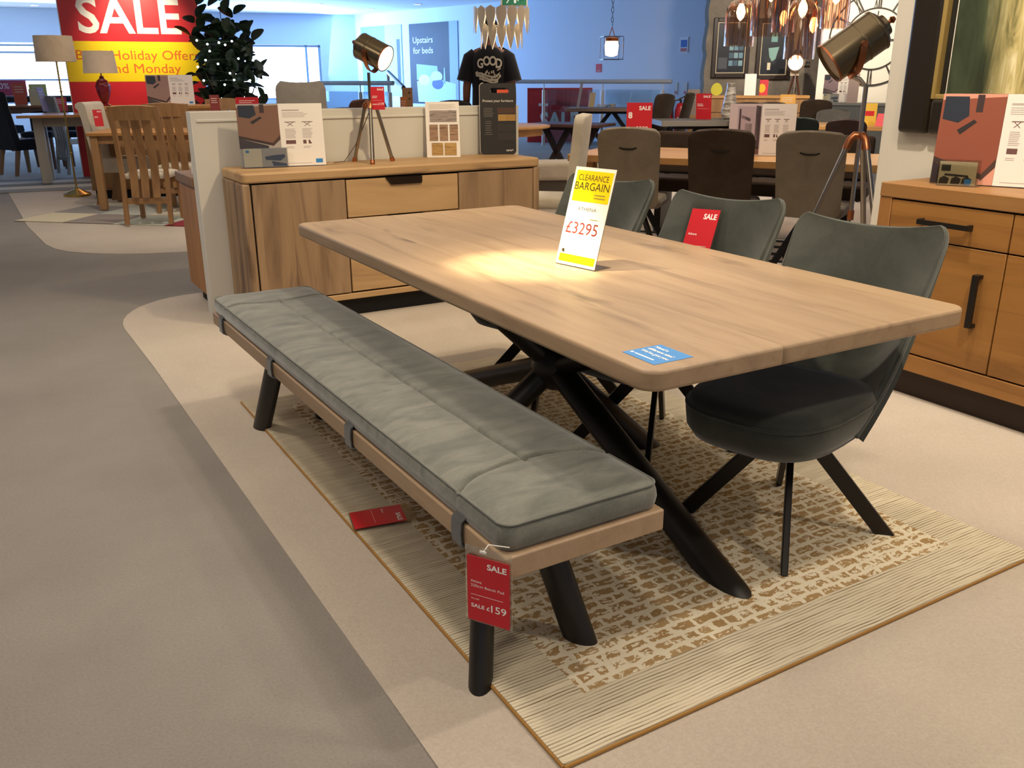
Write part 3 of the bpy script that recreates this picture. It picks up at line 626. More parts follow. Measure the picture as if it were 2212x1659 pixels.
def lamp_head(t, c, d, R, Lh, lit, s, yoke_dir):
    d = Vector(d).normalized(); c = Vector(c); Q = d.to_track_quat('Z', 'X').to_matrix().to_4x4(); Q.translation = c
    def prof(pr, n=32): return [[Q @ Vector((r*cos(2*pi*j/n), r*sin(2*pi*j/n), z)) for j in range(n)] for r, z in pr]
    h = part('lamp_head', MB().loft(prof([(R*.35, -Lh*.5), (R*.5, -Lh*.5), (R*.55, -Lh*.44), (R*.85, -Lh*.40), (R, -Lh*.34), (R, Lh*.5), (R*.94, Lh*.5), (R*.92, -Lh*.1), (R*.1, -Lh*.15)], ), cap=True), M_GUN, t)
    for z in (-Lh*.34, -Lh*.06, Lh*.49): part('band', MB().loft(prof([(R*1.015, z-.004*s), (R*1.03, z), (R*1.015, z+.004*s)]), False), M_GUN if z < Lh*.3 else M_COPPER, h)
    part('back_knob', MB().loft(prof([(R*.1, -Lh*.5), (R*.1, -Lh*.57), (R*.18, -Lh*.60), (R*.1, -Lh*.65), (.001, -Lh*.66)])), M_COPPER, h, 'copper knob')
    if lit: part('lens', MB().loft(prof([(R*.93, Lh*.44), (R*.93, Lh*.46), (R*.5, Lh*.475), (.002, Lh*.48)])), lit, h, 'glowing lens')
    yd = Vector(yoke_dir).normalized(); lo = c - Vector((0, 0, R*1.55))
    pts = [c+yd*R*1.12] + [c+yd*(R*1.12*cos(a))-Vector((0, 0, R*1.5*sin(a))) for a in [pi*i/14 for i in range(1, 14)]] + [c-yd*R*1.12]
    part('yoke', MB().sheet(lambda u, v: pts[min(14, round(v*14))]+d*(u-.5)*.03*s, 1, 14, .004*s), M_COPPER, t, 'copper yoke strap')
    for sg in (1, -1): part('pivot_knob', MB().tube([c+yd*sg*R*1.0, c+yd*sg*R*1.22], .011*s, 10), M_COPPER, t)
    return lo
# small one, lit
p = onsb(806); k = pm(p); hz = 118*k
t = studio_lamp('small brass studio lamp on copper tripod, lit, standing on the long sideboard', p, face(p), hz, 48*k, 1.0, 0, (0, 28), True, M_NICKEL)
hc = Vector((8*k, 0, 228*k*.985)); hd = Vector((.80, -.50, -.42))
lo = lamp_head(t, hc, hd, 27*k, 74*k, glow('fff0d2', 14), 1.0, (.53, .848, 0))
part('stem', MB().tube([(0, 0, hz-.05), (0, 0, lo.z)], .009, 12), M_GUN, t); part('centre_tube', MB().tube([(.0, .0, .02), (0, 0, hz)], .010, 12), metal('6d543f', .3), t)
part('power_cord', MB().tube([(.0, .01, hz-.02), (-.05, .03, hz*.6), (-.10, .05, hz*.3), (-.17, .02, .006), (-.23, -.04, .005)], .0028, 8), flat('6d5a48', .6), t)
tk = p+Vector((.03, -.05, 0)); q = at(818, 237, 1.20)
qq = dep(817, 238, depth(p)-.10); sale_ticket('red 119 pound sale ticket hanging on the small studio lamp', qq, face(p)+radians(5), 31*k, 51*k, '119', top=.06)
# wood sample card and care board
p = onsb(959, 5.24); k = pm(p); fw_ = face(p)+radians(4)
wc = board('wood_sample_card', 'white card of six oak grain photos standing on the long sideboard', 'card', p, fw_, 72*k, 115*k, M_PAPER, .004, 8); ww, hh = 72*k, 115*k
def grain(nm, a, b_, c_): return wood(nm, a, b_, c_, 'X', 0, 'X', .6, True, .5, 8)
g1, g2, g3 = grain('grain_photo_grey', 'b3a49c', '9b8b84', '3a302c'), grain('grain_photo_tan', 'b89474', '97755a', '4a3428'), grain('grain_photo_gold', 'd0a868', 'b48c4c', '5a4020')
for x, z, w_, h_, m_ in ((.12, .64, .80, .205, g1), (.10, .30, .25, .29, g2), (.40, .30, .25, .29, g2), (.70, .30, .25, .29, g2), (.15, .035, .34, .225, g3), (.53, .035, .36, .225, g3)):
    rect(wc, 'grain_photo', -ww/2+ww*x, hh*z, ww*w_, hh*h_, m_)
part('small_print', lines(MB(), -ww*.40, hh*.95, ww*.8, 4, hh*.022, hh*.007, -.0024), flat('c5b8ae', .7), wc)
p = onsb(1077, 5.24); k = pm(p); ww, hh = 77*k, 146*k
cb = thing('care_board', 'tall black cutting board shaped sign about protecting furniture on the sideboard', 'sign', p, face(p)+radians(5), None, -radians(4))
pl = [(-ww/2+q_[0]*ww, q_[1]*hh) for q_ in rrect(0, 1, 0, 1, .001, 2)]
ro = rrect(-ww/2, ww/2, 0, hh, ww*.10, 6); hx0, hx1, hz0, hz1 = -ww*.22, ww*.32, hh*.865, hh*.935; ri = rrect(hx0, hx1, hz0, hz1, (hz1-hz0)*.49, 6)
n_ = len(ro); vs = [(x, -.006, z) for x, z in ro]+[(x, -.006, z) for x, z in ri]; vs += [(x, .006, z) for x, _, z in vs]; fs = []
for i in range(n_):
    j = (i+1) % n_; fs += [(i, j, n_+j, n_+i), (2*n_+i, 3*n_+i, 3*n_+j, 2*n_+j), (i, 2*n_+i, 2*n_+j, j), (n_+i, n_+j, 3*n_+j, 3*n_+i)]
part('board', MB().add(vs, fs), flat('211d1b', .55), cb)
part('edge_trim', MB().tube([(x, .0, z) for x, z in ro[14:]+ro[:1]], .004, 6), flat('cfc8bd', .5), cb)
rect(cb, 'orange_card', -ww*.02, hh*.862, ww*.32, hh*.05, flat('e0562e', .5), .005)
ptext(cb, [('Protect your furniture', 0, hh*.74, hh*.034, dict(align='C', w=ww*.84, bold=.01)), ('care+', ww*.42, hh*.045, hh*.034, dict(align='R', bold=.02))], flat('d9d2c6', .6), -.0063)
part('small_print', lines(lines(MB(), -ww*.4, hh*.655, ww*.30, 6, hh*.022, hh*.008, -.0063), -ww*.36, hh*.47, ww*.2, 7, hh*.03, hh*.008, -.0063), flat('6d665e', .7), cb)
for x, z, w_, h_, c_ in ((-.02, .58, .50, .08, '4a2e20'), (.0, .475, .24, .09, 'a8813e'), (.245, .475, .24, .09, 'a07a3a'), (-.02, .33, .5, .1, '2a2422'), (.0, .2, .48, .1, '2c2624')): rect(cb, 'swatch', ww*x, hh*z, ww*w_, hh*h_, flat(c_, .6), -.006)
# ------------------------------------------------------------------ right wall: picture, brochure, leaflets
WX = 3.822
pf = thing('framed_picture', 'large dark framed picture of pale mane on green hung above the warm oak cabinet', 'picture', (WX, 0, 0), radians(-90))
# local X = -world Y ; local Y into wall
yl, zb0 = -2.83, 1.10
def fr(mb, x, z, w_, y0, y1, Lx=1.7, Hz=1.6): return mb.box(x, x+w_, y0, y1, z, z+Hz).box(x+w_, x+Lx-w_, y0, y1, z, z+w_).box(x+Lx-w_, x+Lx, y0, y1, z, z+Hz).box(x+w_, x+Lx-w_, y0, y1, z+Hz-w_, z+Hz)
part('outer_frame', fr(MB(), yl, zb0, .155, -.055, 0), flat('231d15', .35), pf, bev=.02, seg=3)
part('gold_slip', fr(MB(), yl+.150, zb0+.150, .022, -.048, -.004, 1.4, 1.3), flat('b59a5a', .4, .4), pf, bev=.004)
part('mount', MB().box(yl+.16, yl+1.55, -.014, -.004, zb0+.16, zb0+1.44), flat('17150f', .6), pf)
xa = yl+.215
g = G('mane_painting'); co_ = g.co((2.2, 1, .7)); n1 = g.noise(co_, 2.0, 4, .6, 1.2); n2 = g.noise(g.co((26, 1, 3)), 1.0, 4, .6, 1.0)
xz = g.n('SeparateXYZ', {0: g.n('TexCoord').outputs['Object']})
fade = g.n('MapRange', {0: g.math('ADD', xz.outputs[0], g.math('MULTIPLY', n1, .18)), 1: xa+.24, 2: xa+.38}).outputs[0]
mane = g.ramp(n2, (.3, C('7d774a')), (.5, C('cdbd80')), (.7, C('f4e9bc')))
M_PAINT = g.out(g.mix(fade, g.ramp(n1, (.3, C('24261c')), (.7, C('525c42'))), mane), .25)
pr = part('print', MB().box(xa, xa+1.2, -.030, -.015, zb0+.175, zb0+1.42), M_PAINT, pf, 'dark green painting of a pale golden mane'); part('white_edge', MB().box(xa-.004, xa-.0005, -.031, -.015, zb0+.175, zb0+1.42), flat('efe8d8', .4), pr)
mb = MB()
for i in range(46):
    x_ = xa+.33+.4*random.random(); z_ = zb0+.35+.75*random.random(); l_ = .15+.18*random.random(); s_ = .05*(random.random()-.4)
    mb.tube([(x_, -.0305, z_), (x_+s_*.4, -.0312, z_-l_*.5), (x_+s_, -.0305, z_-l_)], [.002, .005, .0008], 5)
part('brush_strokes', mb, flat('c3b47a', .5), pr)
CZ = .9185
p = at(2115, 402, CZ); k = pm(p)
def onrc(x, X): q = onplane(x, 390, (X, 0, 0), Vector((1, 0, 0))); q.z = CZ; return q
p = onrc(2150, 3.60); brochure('brochure stand with red-brown table photo on top of the warm oak cabinet', p, face(p)-radians(8), .50, .365, PHOTO_B, 5, False, 3)
lh = thing('leaflet_holder', 'small clear leaflet holder with dining room photo on the warm oak cabinet', 'leaflet holder', onrc(2068, 3.50), face(onrc(2068, 3.5))-radians(8))
part('clear_box', MB().box(-.078, .078, -.02, -.018, 0, .105).box(-.078, .078, -.02, .02, 0, .003).box(-.078, .078, .018, .02, 0, .105).box(-.078, -.076, -.018, .018, .003, .105), M_ACRYL, lh)
part('leaflet', MB().box(-.073, .068, -.012, -.009, .004, .098), flat('c9bb98', .6), lh)
mb = MB().box(-.065, -.03, -.013, -.012, .06, .085).prism([(-.05, .05), (.04, .045), (.04, .037), (-.05, .042)], -.013, -.012)
for x_ in (-.055, -.01, .03): mb.prism([(x_-.015, .008), (x_+.02, .008), (x_+.024, .03), (x_+.004, .04), (x_-.012, .03)], -.013, -.012)
part('print', mb, flat('3a302a', .6), lh); part('blue_logo', MB().box(.028, .052, -.0135, -.012, .006, .03), M_BLUE, lh)
# ------------------------------------------------------------------ chair and table builders for the rest of the showroom (chairs face local +Y)
def slabback(hw, r, y0, y1, z0, z1, bow=.02, nar=.0):
    def fn(u, v):
        v = (1-cos(pi*v))/2; uu = sin((u-.5)*pi); h = z1-z0; w = hw*(1-nar*(1-v)); top = 1-r/h
        if v > top: w -= r*(1-sqrt(max(0, 1-((v-top)/(1-top))**2)))
        b0 = r/h
        if v < b0: w -= r*.6*(1-sqrt(max(0, 1-((b0-v)/b0)**2)))
        return (uu*w, y0+(y1-y0)*v+bow*(uu*uu-1)*.0-bow*(1-uu*uu), z0+h*v+.010*(1-uu*uu)*max(0, v-.85)/.15)
    return fn
def upholstered(label, pos, rz, m, legm, group=None, hw=.225, top=.97, handle=False, leg='splay', lean=.10, seat=.47, thick=.06, sm=None, plegs=True, name='dining_chair'):
    t = thing(name, label, 'chair', pos, rz, group)
    part('backrest', MB().sheet(slabback(hw, .07, -.20, -.20-lean, seat-.07, top, .03, .08), 16, 26, thick, 6), m, t, smooth=80)
    part('seat', MB().loft([[(x*s_, y*s_, z) for x, y in rrect(-hw+.005, hw-.005, -.19, .25, .06)] for s_, z in ((.9, seat-.085), (1, seat-.06), (1, seat-.02), (.95, seat), (.6, seat+.008))]), sm or m, t, smooth=70)
    if handle:
        pts = [(-.065, -.20-lean*.72-.036, top-.125), (-.062, -.20-lean*.72-.06, top-.132), (-.04, -.20-lean*.72-.066, top-.140), (0, -.20-lean*.72-.068, top-.142), (.04, -.20-lean*.72-.066, top-.140), (.062, -.20-lean*.72-.06, top-.132), (.065, -.20-lean*.72-.036, top-.125)]
        part('handle', MB().tube(pts, .0065, 8), M_BLKM, t, 'black metal pull handle')
    if plegs:
        for sx_ in (-1, 1):
            for sy_, yy in ((-1, -.15), (1, .2)):
                if leg == 'splay': part('leg', MB().bar((sx_*.05, yy*.4+.03, seat-.09), (sx_*(hw+.0), yy+sy_*.05, .006), .045, .022), legm, t)
                else: part('leg', MB().loft([[(sx_*(hw-.035)+a*.017, yy+b_*.017-(.05 if sy_ < 0 else 0), .006) for a, b_ in ((-1, -1), (1, -1), (1, 1), (-1, 1))], [(sx_*(hw-.035)+a*.024, yy+b_*.024, seat-.08) for a, b_ in ((-1, -1), (1, -1), (1, 1), (-1, 1))]]), legm, t)
    return t
def slat_chair(label, pos, rz, group, seat_m):
    t = thing('slat_back_chair', label, 'chair', pos, rz, group); H = 1.09
    prof = lambda z: -.21-.09*max(0, (z-.45)/.64)**1.3-.05*max(0, (.45-z)/.45)
    for sx_ in (-1, 1):
        part('back_post', MB().loft([[(sx_*.205+a*.02, prof(z)+b_*.017, z) for a, b_ in ((-1, -1), (1, -1), (1, 1), (-1, 1))] for z in (.006, .25, .45, .65, .85, H)]), M_OAK, t)
        part('front_leg', MB().box(sx_*.195-.02, sx_*.195+.02, .18, .22, .006, .43), M_OAK, t)
    part('crest_rail', MB().sheet(lambda u, v: ((u-.5)*.375, prof(.97+.12*v)-.018*(1-(2*u-1)**2), .97+.12*v+.012*(1-(2*u-1)**2)*v), 10, 4, .024), M_OAK, t)
    for x in (-.10, 0, .10): part('slat', MB().sheet(lambda u, v: (x+(u-.5)*(.068+.014*v), prof(.26+.73*v)+.015*sin(v*pi)-.012, .26+.73*v), 1, 12, .012), M_OAK, t)
    part('rail', MB().box(-.19, .19, -.235, -.21, .20, .25), M_OAK, t); part('rail', MB().box(-.19, .19, .185, .205, .36, .42), M_OAK, t)
    part('seat_pad', MB().loft([[(x*s_, y*s_, z) for x, y in rrect(-.205, .205, -.20, .22, .04)] for s_, z in ((1, .43), (1.02, .45), (1, .475), (.8, .488))]), seat_m, t, smooth=70)
    return t
def scroll_chair(label, pos, rz, m, legm, group=None, front=None, hw=.225, H=1.08):
    t = thing('scroll_back_chair', label, 'chair', pos, rz, group)
    yb = lambda z: -.20-.10*max(0, (z-.45)/.6)
    out = [(-.17, .36), (.24, .36), (.25, .42), (.24, .50), (.05, .515), (-.10, .505)]
    fr_ = [(-.115, .52), (-.15, .75), (-.185, .95), (-.20, H-.03), (-.225, H-.003), (-.27, H), (-.305, H-.02), (-.31, H-.055), (-.285, H-.08), (-.265, .95), (-.235, .75), (-.20, .5)]
    poly = out+fr_; mb = MB(); n = len(poly)
    part('upholstery', mb.loft([[(x, y, z) for y, z in poly] for x in (-hw, -hw+.006, hw-.006, hw)][0:4]), m, t, smooth=50)
    if front: part('front_cover', MB().sheet(lambda u, v: ((u-.5)*2*(hw-.004), [-.112, -.147, -.182, -.197][min(3, round(v*3))]+.004, [.52, .75, .95, H-.03][min(3, round(v*3))]), 1, 3, .006), front, t)
    for sx_ in (-1, 1):
        part('leg', MB().loft([[(sx_*(hw-.03)+a*.018, .21+b_*.018, .006) for a, b_ in ((-1, -1), (1, -1), (1, 1), (-1, 1))], [(sx_*(hw-.03)+a*.026, .21+b_*.026, .36) for a, b_ in ((-1, -1), (1, -1), (1, 1), (-1, 1))]]), legm, t)
        part('leg', MB().loft([[(sx_*(hw-.03)+a*.02, -.22+b_*.02, .006) for a, b_ in ((-1, -1), (1, -1), (1, 1), (-1, 1))], [(sx_*(hw-.03)+a*.026, -.14+b_*.026, .36) for a, b_ in ((-1, -1), (1, -1), (1, 1), (-1, 1))]]), legm, t)
    return t
def leg_table(name, label, pos, rz, L, Wd, h, mt, ml, th=.04, apron=.09, inset=.06, lw=.08, cat='table', style='legs', ap=None):
    t = thing(name, label, cat, pos, rz)
    part('tabletop', MB().slab(rrect(-L/2, L/2, -Wd/2, Wd/2, .01, 2), h-th, h), mt, t, bev=.005)
    if style == 'legs':
        for sx_ in (-1, 1):
            for sy_ in (-1, 1): part('leg', MB().box(sx_*(L/2-inset)-lw/2, sx_*(L/2-inset)+lw/2, sy_*(Wd/2-inset)-lw/2, sy_*(Wd/2-inset)+lw/2, .006, h-th-.001), ml, t, bev=.004)
        if apron:
            a, b_ = L/2-inset-lw/2-.001, Wd/2-inset
            part('apron', MB().box(-a, a, -b_-.012, -b_+.012, h-th-apron, h-th-.001).box(-a, a, b_-.012, b_+.012, h-th-apron, h-th-.001).box(-L/2+inset-.012, -L/2+inset+.012, -b_+lw/2, b_-lw/2, h-th-apron, h-th-.001).box(L/2-inset-.012, L/2-inset+.012, -b_+lw/2, b_-lw/2, h-th-apron, h-th-.001), ap or ml, t)
    elif style == 'x':
        for sx_ in (-1, 1):
            x = sx_*(L/2-.35)
            part('leg', MB().bar((x, -Wd*.36, .01), (x, Wd*.36, h-th-.03), .07, .06).bar((x, Wd*.36, .01), (x, -Wd*.36, h-th-.03), .07, .06), ml, t)
        part('stretcher', MB().box(-L/2+.3, L/2-.3, -.03, .03, h-th-.07, h-th-.001), ml, t)
    elif style == 'xlong':
        part('leg', MB().bar((-L*.36, 0, .01), (-L*.02, 0, h-th-.03), .07, .07, (1, 0, 0)).bar((-L*.02, 0, .01), (-L*.36, 0, h-th-.03), .07, .07, (1, 0, 0)), ml, t)
        part('leg', MB().bar((L*.36, 0, .01), (L*.02, 0, h-th-.03), .07, .07, (1, 0, 0)).bar((L*.02, 0, .01), (L*.36, 0, h-th-.03), .07, .07, (1, 0, 0)), ml, t)
        part('stretcher', MB().box(-L/2+.2, L/2-.2, -.1, .1, h-th-.05, h-th-.001), ml, t)
    return t
# ------------------------------------------------------------------ table with three handle-back chairs
FL = Vector((4.14, 6.14, 0)); U = Vector((.555, -.832, 0)).normalized(); V = Vector((.832, .555, 0)).normalized(); URZ = atan2(U.y, U.x)
BT = FL+U*1.32+V*.5
leg_table('dining_table', 'oak dining table behind the velvet chairs with handle-back chairs along its near side', BT+Vector((0, 0, .0075)), URZ, 2.64, 1.0, .7525, M_LOAK, M_LOAK, .055, 0, .14, .10)
VRZ = atan2(-V.x, V.y)
zebra = thing('striped_rug', 'black and cream striped rug under the handle-back chairs', 'rug', BT+Vector((0, 0, .003))-V*.15, URZ)
part('rug_pile', MB().slab(rrect(-1.35, 1.35, -.85, .85, .01), .001, .009), flat('d8cfc0', .95), zebra)
part('black_stripes', MB().add([], []).box(-1.3, 1.3, -.80, -.72, .009, .010).box(-1.3, 1.3, -.58, -.44, .009, .010).box(-1.3, 1.3, -.30, -.22, .009, .010).box(-1.3, 1.3, -.02, .1, .009, .010).box(-1.3, 1.3, .3, .42, .009, .010).box(-1.3, 1.3, .6, .7, .009, .010), flat('1d1a17', .95), zebra)
for px, m_, lab, off in ((1352, M_TAUPE, 'taupe fabric chair with handle, leftmost of three backs beyond the dining table', -.36), (1556, M_BROWN, 'dark brown suede chair with handle, between the two taupe handle-back chairs', -.33), (1760, M_TAUPE, 'taupe fabric chair with handle standing behind the chrome tripod floor lamp', -.33)):
    p = onplane(px, 330, FL+V*(off), V); p.z = .0135
    upholstered(lab, p+V*.27, VRZ+radians({1352: 6, 1556: 2, 1760: -4}[px]), m_, M_BLKM, None, .232, .975, True)
q = FL+V*1.25+U*1.25; q.z = .0125
bn = thing('upholstered_bench', 'dark brown upholstered bench on the far side of the oak table', 'bench', q, URZ)
part('seat', MB().slab(rrect(-.95, .95, -.2, .2, .04), .36, .48), M_BROWN, bn, bev=.02); part('backrest', MB().box(-.95, .95, .16, .24, .481, .86), M_BROWN, bn, bev=.03, seg=3)
for x in (-.8, .8): part('leg', MB().box(x-.03, x+.03, -.17, .17, .001, .359), M_BLKM, bn)
p = at(1378, 326, .757); k = pm(p); sale_ticket('orange-red 2299 sale card standing on the oak table behind the taupe chair', p+Vector((0, 0, .004)), face(p)+radians(4), 59*k, 100*k, '', full=False, name='sale_card', rim=False,
    extra=lambda w, h: [('2299', -w*.10, h*.40, h*.10, dict(w=w*.42)), ('8', -w*.40, h*.67, h*.13, dict(bold=.04))])
p = at(1641, 338, .757); k = pm(p); brochure('brochure stand with pink room photo on the oak table behind the dark brown chair', p+Vector((0, 0, .004)), face(p)+radians(3), 139*k, 108*k, PHOTO_C, 3, False, 3, True)
# white high-back chair at the table's left end
p = at(1238, 500, 0); p = dep(1181, 300, 6.65); p.z = .0045
sc = upholstered('cream fabric high-back chair with oak legs seen side on at table end', p, face(p)+radians(80), M_CREAM, M_OAK, None, .21, 1.08, False, 'straight', .07, .5, .07)
p = at(1188, 350, .48); p.z = .003
cb_ = thing('upholstered_bench', 'cream upholstered bench beyond the right end of the long sideboard', 'bench', p, face(p)+radians(8))
part('cushion', MB().slab(rrect(-.62, .5, -.2, .2, .05), .30, .49), M_CREAM, cb_, bev=.04, seg=3); part('base', MB().box(-.55, .44, -.15, .15, .001, .299), flat('5a5048', .8), cb_)
# chrome tripod floor lamp by the right wall
p = at(1857, 300, .99); base = Vector((p.x, p.y, .004))
t = studio_lamp('tall chrome tripod studio floor lamp with copper joints beside the white wall end', base, face(p), .985, .40, 1.55, 0, (0, 190), False, metal('b5aca0', .22))
k = pm(p); hc = Vector((-27*k, -.0, .985+192*k)); hd = Vector((-.77, -.25, -.58))
lo = lamp_head(t, hc, hd, 43*k, 134*k, flat('b09a78', .4), 1.6, (-.309, .951, 0))
part('stem', MB().tube([(0, 0, .5), (0, 0, lo.z-.05), (-14*k, 0, lo.z-.01), (-27*k, 0, lo.z+.005)], .014, 14), metal('b5aca0', .22), t); part('stem_end', MB().tube([(0, 0, .50), (0, 0, .56)], .02, 12), M_COPPER, t)
part('power_cord', MB().tube([(0, 0, .5), (.01, .01, .25), (.03, .03, .01)], .004, 8), M_BLACK, t)
# ------------------------------------------------------------------ white leaf pendant, wire cube pendant, exit sign
def hangto(t, p, r, m, name='cord', z0=0): part(name, MB().tube([(0, 0, z0), (0, 0, CH-p.z-.002)], r, 6), m, t)
p = dep(1083, 62, 8.5); k = pm(p)
t = thing('leaf_pendant', 'white pendant lamp of teardrop leaves in two tiers hanging in front of the man', 'lamp', p, face(p)); hangto(t, p, .006, M_WHITE)
M_LEAF = flat('e8dcc4', .5); R1 = 60*k
def leaf(R, a, z1, z0, w_):
    def fn(u, v):
        s_ = (u-.5)*2; ww_ = w_*(1.22*(v**.85)*sqrt(max(0, 1-v**5))+.02)
        aa = a+s_*ww_/R; return (R*cos(aa), R*sin(aa), z0+(z1-z0)*v)
    return fn
for i in range(16): part('leaf', MB().sheet(leaf(R1, 2*pi*i/16, 44*k, -9*k, 13.3*k), 6, 10, .004), M_LEAF, t)
for i in range(14): part('leaf', MB().sheet(leaf(R1*.76, 2*pi*(i+.5)/14, 10*k, -41*k, 11.8*k), 6, 10, .004), M_LEAF, t)
part('ring', MB().tube([(R1*.97*cos(2*pi*i/32), R1*.97*sin(2*pi*i/32), 38*k) for i in range(33)], .004, 6).tube([(R1*.74*cos(2*pi*i/32), R1*.74*sin(2*pi*i/32), 4*k) for i in range(33)], .004, 6).tube([(-R1, 0, 38*k), (R1, 0, 38*k)], .004, 6).tube([(0, -R1, 38*k), (0, R1, 38*k)], .004, 6), M_WHITE, t)
part('bulb', MB().ball((0, 0, 0), .045).tube([(0, 0, .03), (0, 0, 38*k)], .012, 8), glow('fff0dc', 30), t, 'glowing bulb')
p = dep(1321, 104, 9.0); k = pm(p)
t = thing('wire_cube_pendant', 'square wire cage pendant lamp glowing against the blue wall', 'lamp', p, face(p)+radians(12)); a = 21*k; mb = MB()
for s1_ in (-1, 1):
    for s2_ in (-1, 1): mb.bar((s1_*a, s2_*a, -24*k), (s1_*a, s2_*a, 22*k), .006, .006, (1, 0, 0)).bar((-a, s1_*a, s2_*23*k), (a, s1_*a, s2_*23*k), .006, .006).bar((s1_*a, -a, s2_*23*k), (s1_*a, a, s2_*23*k), .006, .006)
part('wire_cage', mb, M_BLKM, t); part('fitting', MB().lathe([(.07, 14*k), (.07, 20*k), (.02, 23*k)], 20).tube([(-.03, 0, 23*k), (0, 0, 42*k)], .004, 6).tube([(.03, 0, 23*k), (0, 0, 42*k)], .004, 6), metal('9a5a30', .4), t)
part('glass_shade', MB().lathe([(.06, 14*k), (.07, 5*k), (.06, -14*k), (.02, -17*k)], 20), glow('ffc890', 9), t, 'glowing ribbed glass')
mb = MB(); n_ = 0; z_ = 42*k
while z_ < CH-p.z-.06: mb.tube([(.012*cos(q_)*(1 if n_ % 2 else 0), .012*cos(q_)*(0 if n_ % 2 else 1), z_+.025+.028*sin(q_)) for q_ in [2*pi*i/8 for i in range(9)]], .003, 5); z_ += .045; n_ += 1
part('chain', mb.box(-.04, .04, -.04, .04, CH-p.z-.03, CH-p.z-.001), M_BLKM, t)
p = dep(1111, -2, 9.6); k = pm(p)
t = thing('exit_sign', 'green exit sign hanging from the ceiling above the white leaf pendant', 'sign', p, face(p)); part('housing', MB().box(-29*k, 29*k, 0, .03, -15*k, 18*k), flat('d9d6cf', .5), t); hangto(t, p, .008, M_WHITE, 'rod', 18*k)
part('green_face', MB().box(-26*k, 26*k, -.003, -.0005, -12*k, 16*k), flat('2f7a58', .5, 0, .25), t)
part('pictogram', MB().prism([(-18*k, -8*k), (-15*k, -8*k), (-10*k, 0), (-12*k, 6*k), (-16*k, 3*k), (-13*k, -1*k)], -.005, -.0035).ball((-11*k, -.004, 9*k), 2.5*k, sc=(1, .2, 1)).box(-1*k, 4*k, -.005, -.0035, -8*k, 9*k).box(9*k, 22*k, -.005, -.0035, -1.5*k, 1.5*k).prism([(9*k, -5*k), (9*k, 5*k), (4.5*k, 0)], -.005, -.0035), flat('e8f0ea', .5, 0, .3), t)
# ------------------------------------------------------------------ left of the showroom
def below(px, py, d, z=.0045): p = dep(px, py, d); p.z = z; return p
hb0 = at(203, 431, .003)
rzh = face(hb0)-radians(6); hw_ = 1.42; hc_ = hb0+Vector((cos(rzh), sin(rzh), 0))*hw_/2
hb = thing('oak_highboard', 'tall oak cabinet standing behind the cream chair and slat chairs', 'cabinet', hc_, rzh)
part('carcass', MB().box(-hw_/2, hw_/2, 0, .42, .1, 1.0), M_OAK, hb, bev=.004); part('top', MB().box(-hw_/2-.01, hw_/2+.01, -.012, .43, 1.001, 1.04), M_OAKX, hb, bev=.004); part('plinth', MB().box(-hw_/2+.03, hw_/2-.03, .03, .4, 0, .099), M_DARK, hb)
for i in range(3):
    xa = -hw_/2+.03+i*(hw_-.06)/3; o = part('door', MB().box(xa+.004, xa+(hw_-.06)/3-.004, -.014, -.001, .13, .97), M_OAK, hb, bev=.002); part('knob', MB().ball((xa+(hw_-.06)/3-.05, -.024, .62), .014), M_BRASS, o)
hz_ = 1.0425
def onhb(px): q = onplane(px, 228, hc_+Vector((0, 0, 0))+Vector((-sin(rzh), cos(rzh), 0))*.2, Vector((-sin(rzh), cos(rzh), 0))); q.z = hz_; return q
p = onhb(228); k = pm(p); tl_ = thing('table_lamp', 'table lamp with cream drum shade and dark red twisted base before the sale banner', 'lamp', p, face(p))
part('base', MB().lathe([(.06, 0), (.065, .012), (.03, .03), (.05, .07), (.075, .15), (.085, .22), (.06, .28), (.03, .30), (.02, .33)], 9), flat('7a1c24', .15), tl_)
part('stem', MB().tube([(0, 0, .33), (0, 0, .42)], .008, 8), M_BRASS, tl_)
part('lamp_shade', MB().lathe([(.185, .36), (.165, .60), (.160, .60), (.180, .36)], 36, cap=False), fabric('lamp_shade_cream', 'e2cdb4', 'd6c0a6', 6), tl_)
p = onhb(372); k = pm(p); brochure('brochure stand on the oak highboard in front of the red banner foot', p, face(p)+radians(3), 96*k, 62*k, ('9a7a70', '4a3c3a', 'b49a92'), 3, False, 3)
# sale banner
p = dep(294, 130, 12.6); k = pm(p); bw = 278*k
sb = thing('sale_banner', 'big red and yellow sale banner board with large white letters behind the oak chairs', 'banner', Vector((p.x, p.y, .004)), face(p)+radians(2))
zf = lambda y: CAMH+(166.5-y)*k*1.04
part('board', MB().box(-bw/2, bw/2, 0, .03, 0, 2.75), flat('d9d4cc', .5), sb); part('red_face', MB().box(-bw/2+.012, bw/2-.004, -.003, -.0005, .01, 2.74), M_RED, sb)
part('yellow_band', MB().box(-bw/2+.012, bw/2+.03, -.006, -.0035, zf(175), zf(97)), M_YEL, sb)
ptx = lambda x: (x-294)*k*1.03
ptext(sb, [('SALE', ptx(193), zf(80), zf(12)-zf(80), dict(bold=.018, w=ptx(391)-ptx(193)))], M_WTXT, -.0045)
ptext(sb, [('Bank Holiday Offers', ptx(421), zf(132), zf(114)-zf(132), dict(align='R', bold=.0, w=ptx(420)-ptx(180)))], flat('d8641c', .5), -.0075)
ptext(sb, [('End Monday', ptx(381), zf(158), zf(140)-zf(158), dict(align='R', bold=.0, w=ptx(381)-ptx(236)))], flat('d8641c', .5), -.0075)
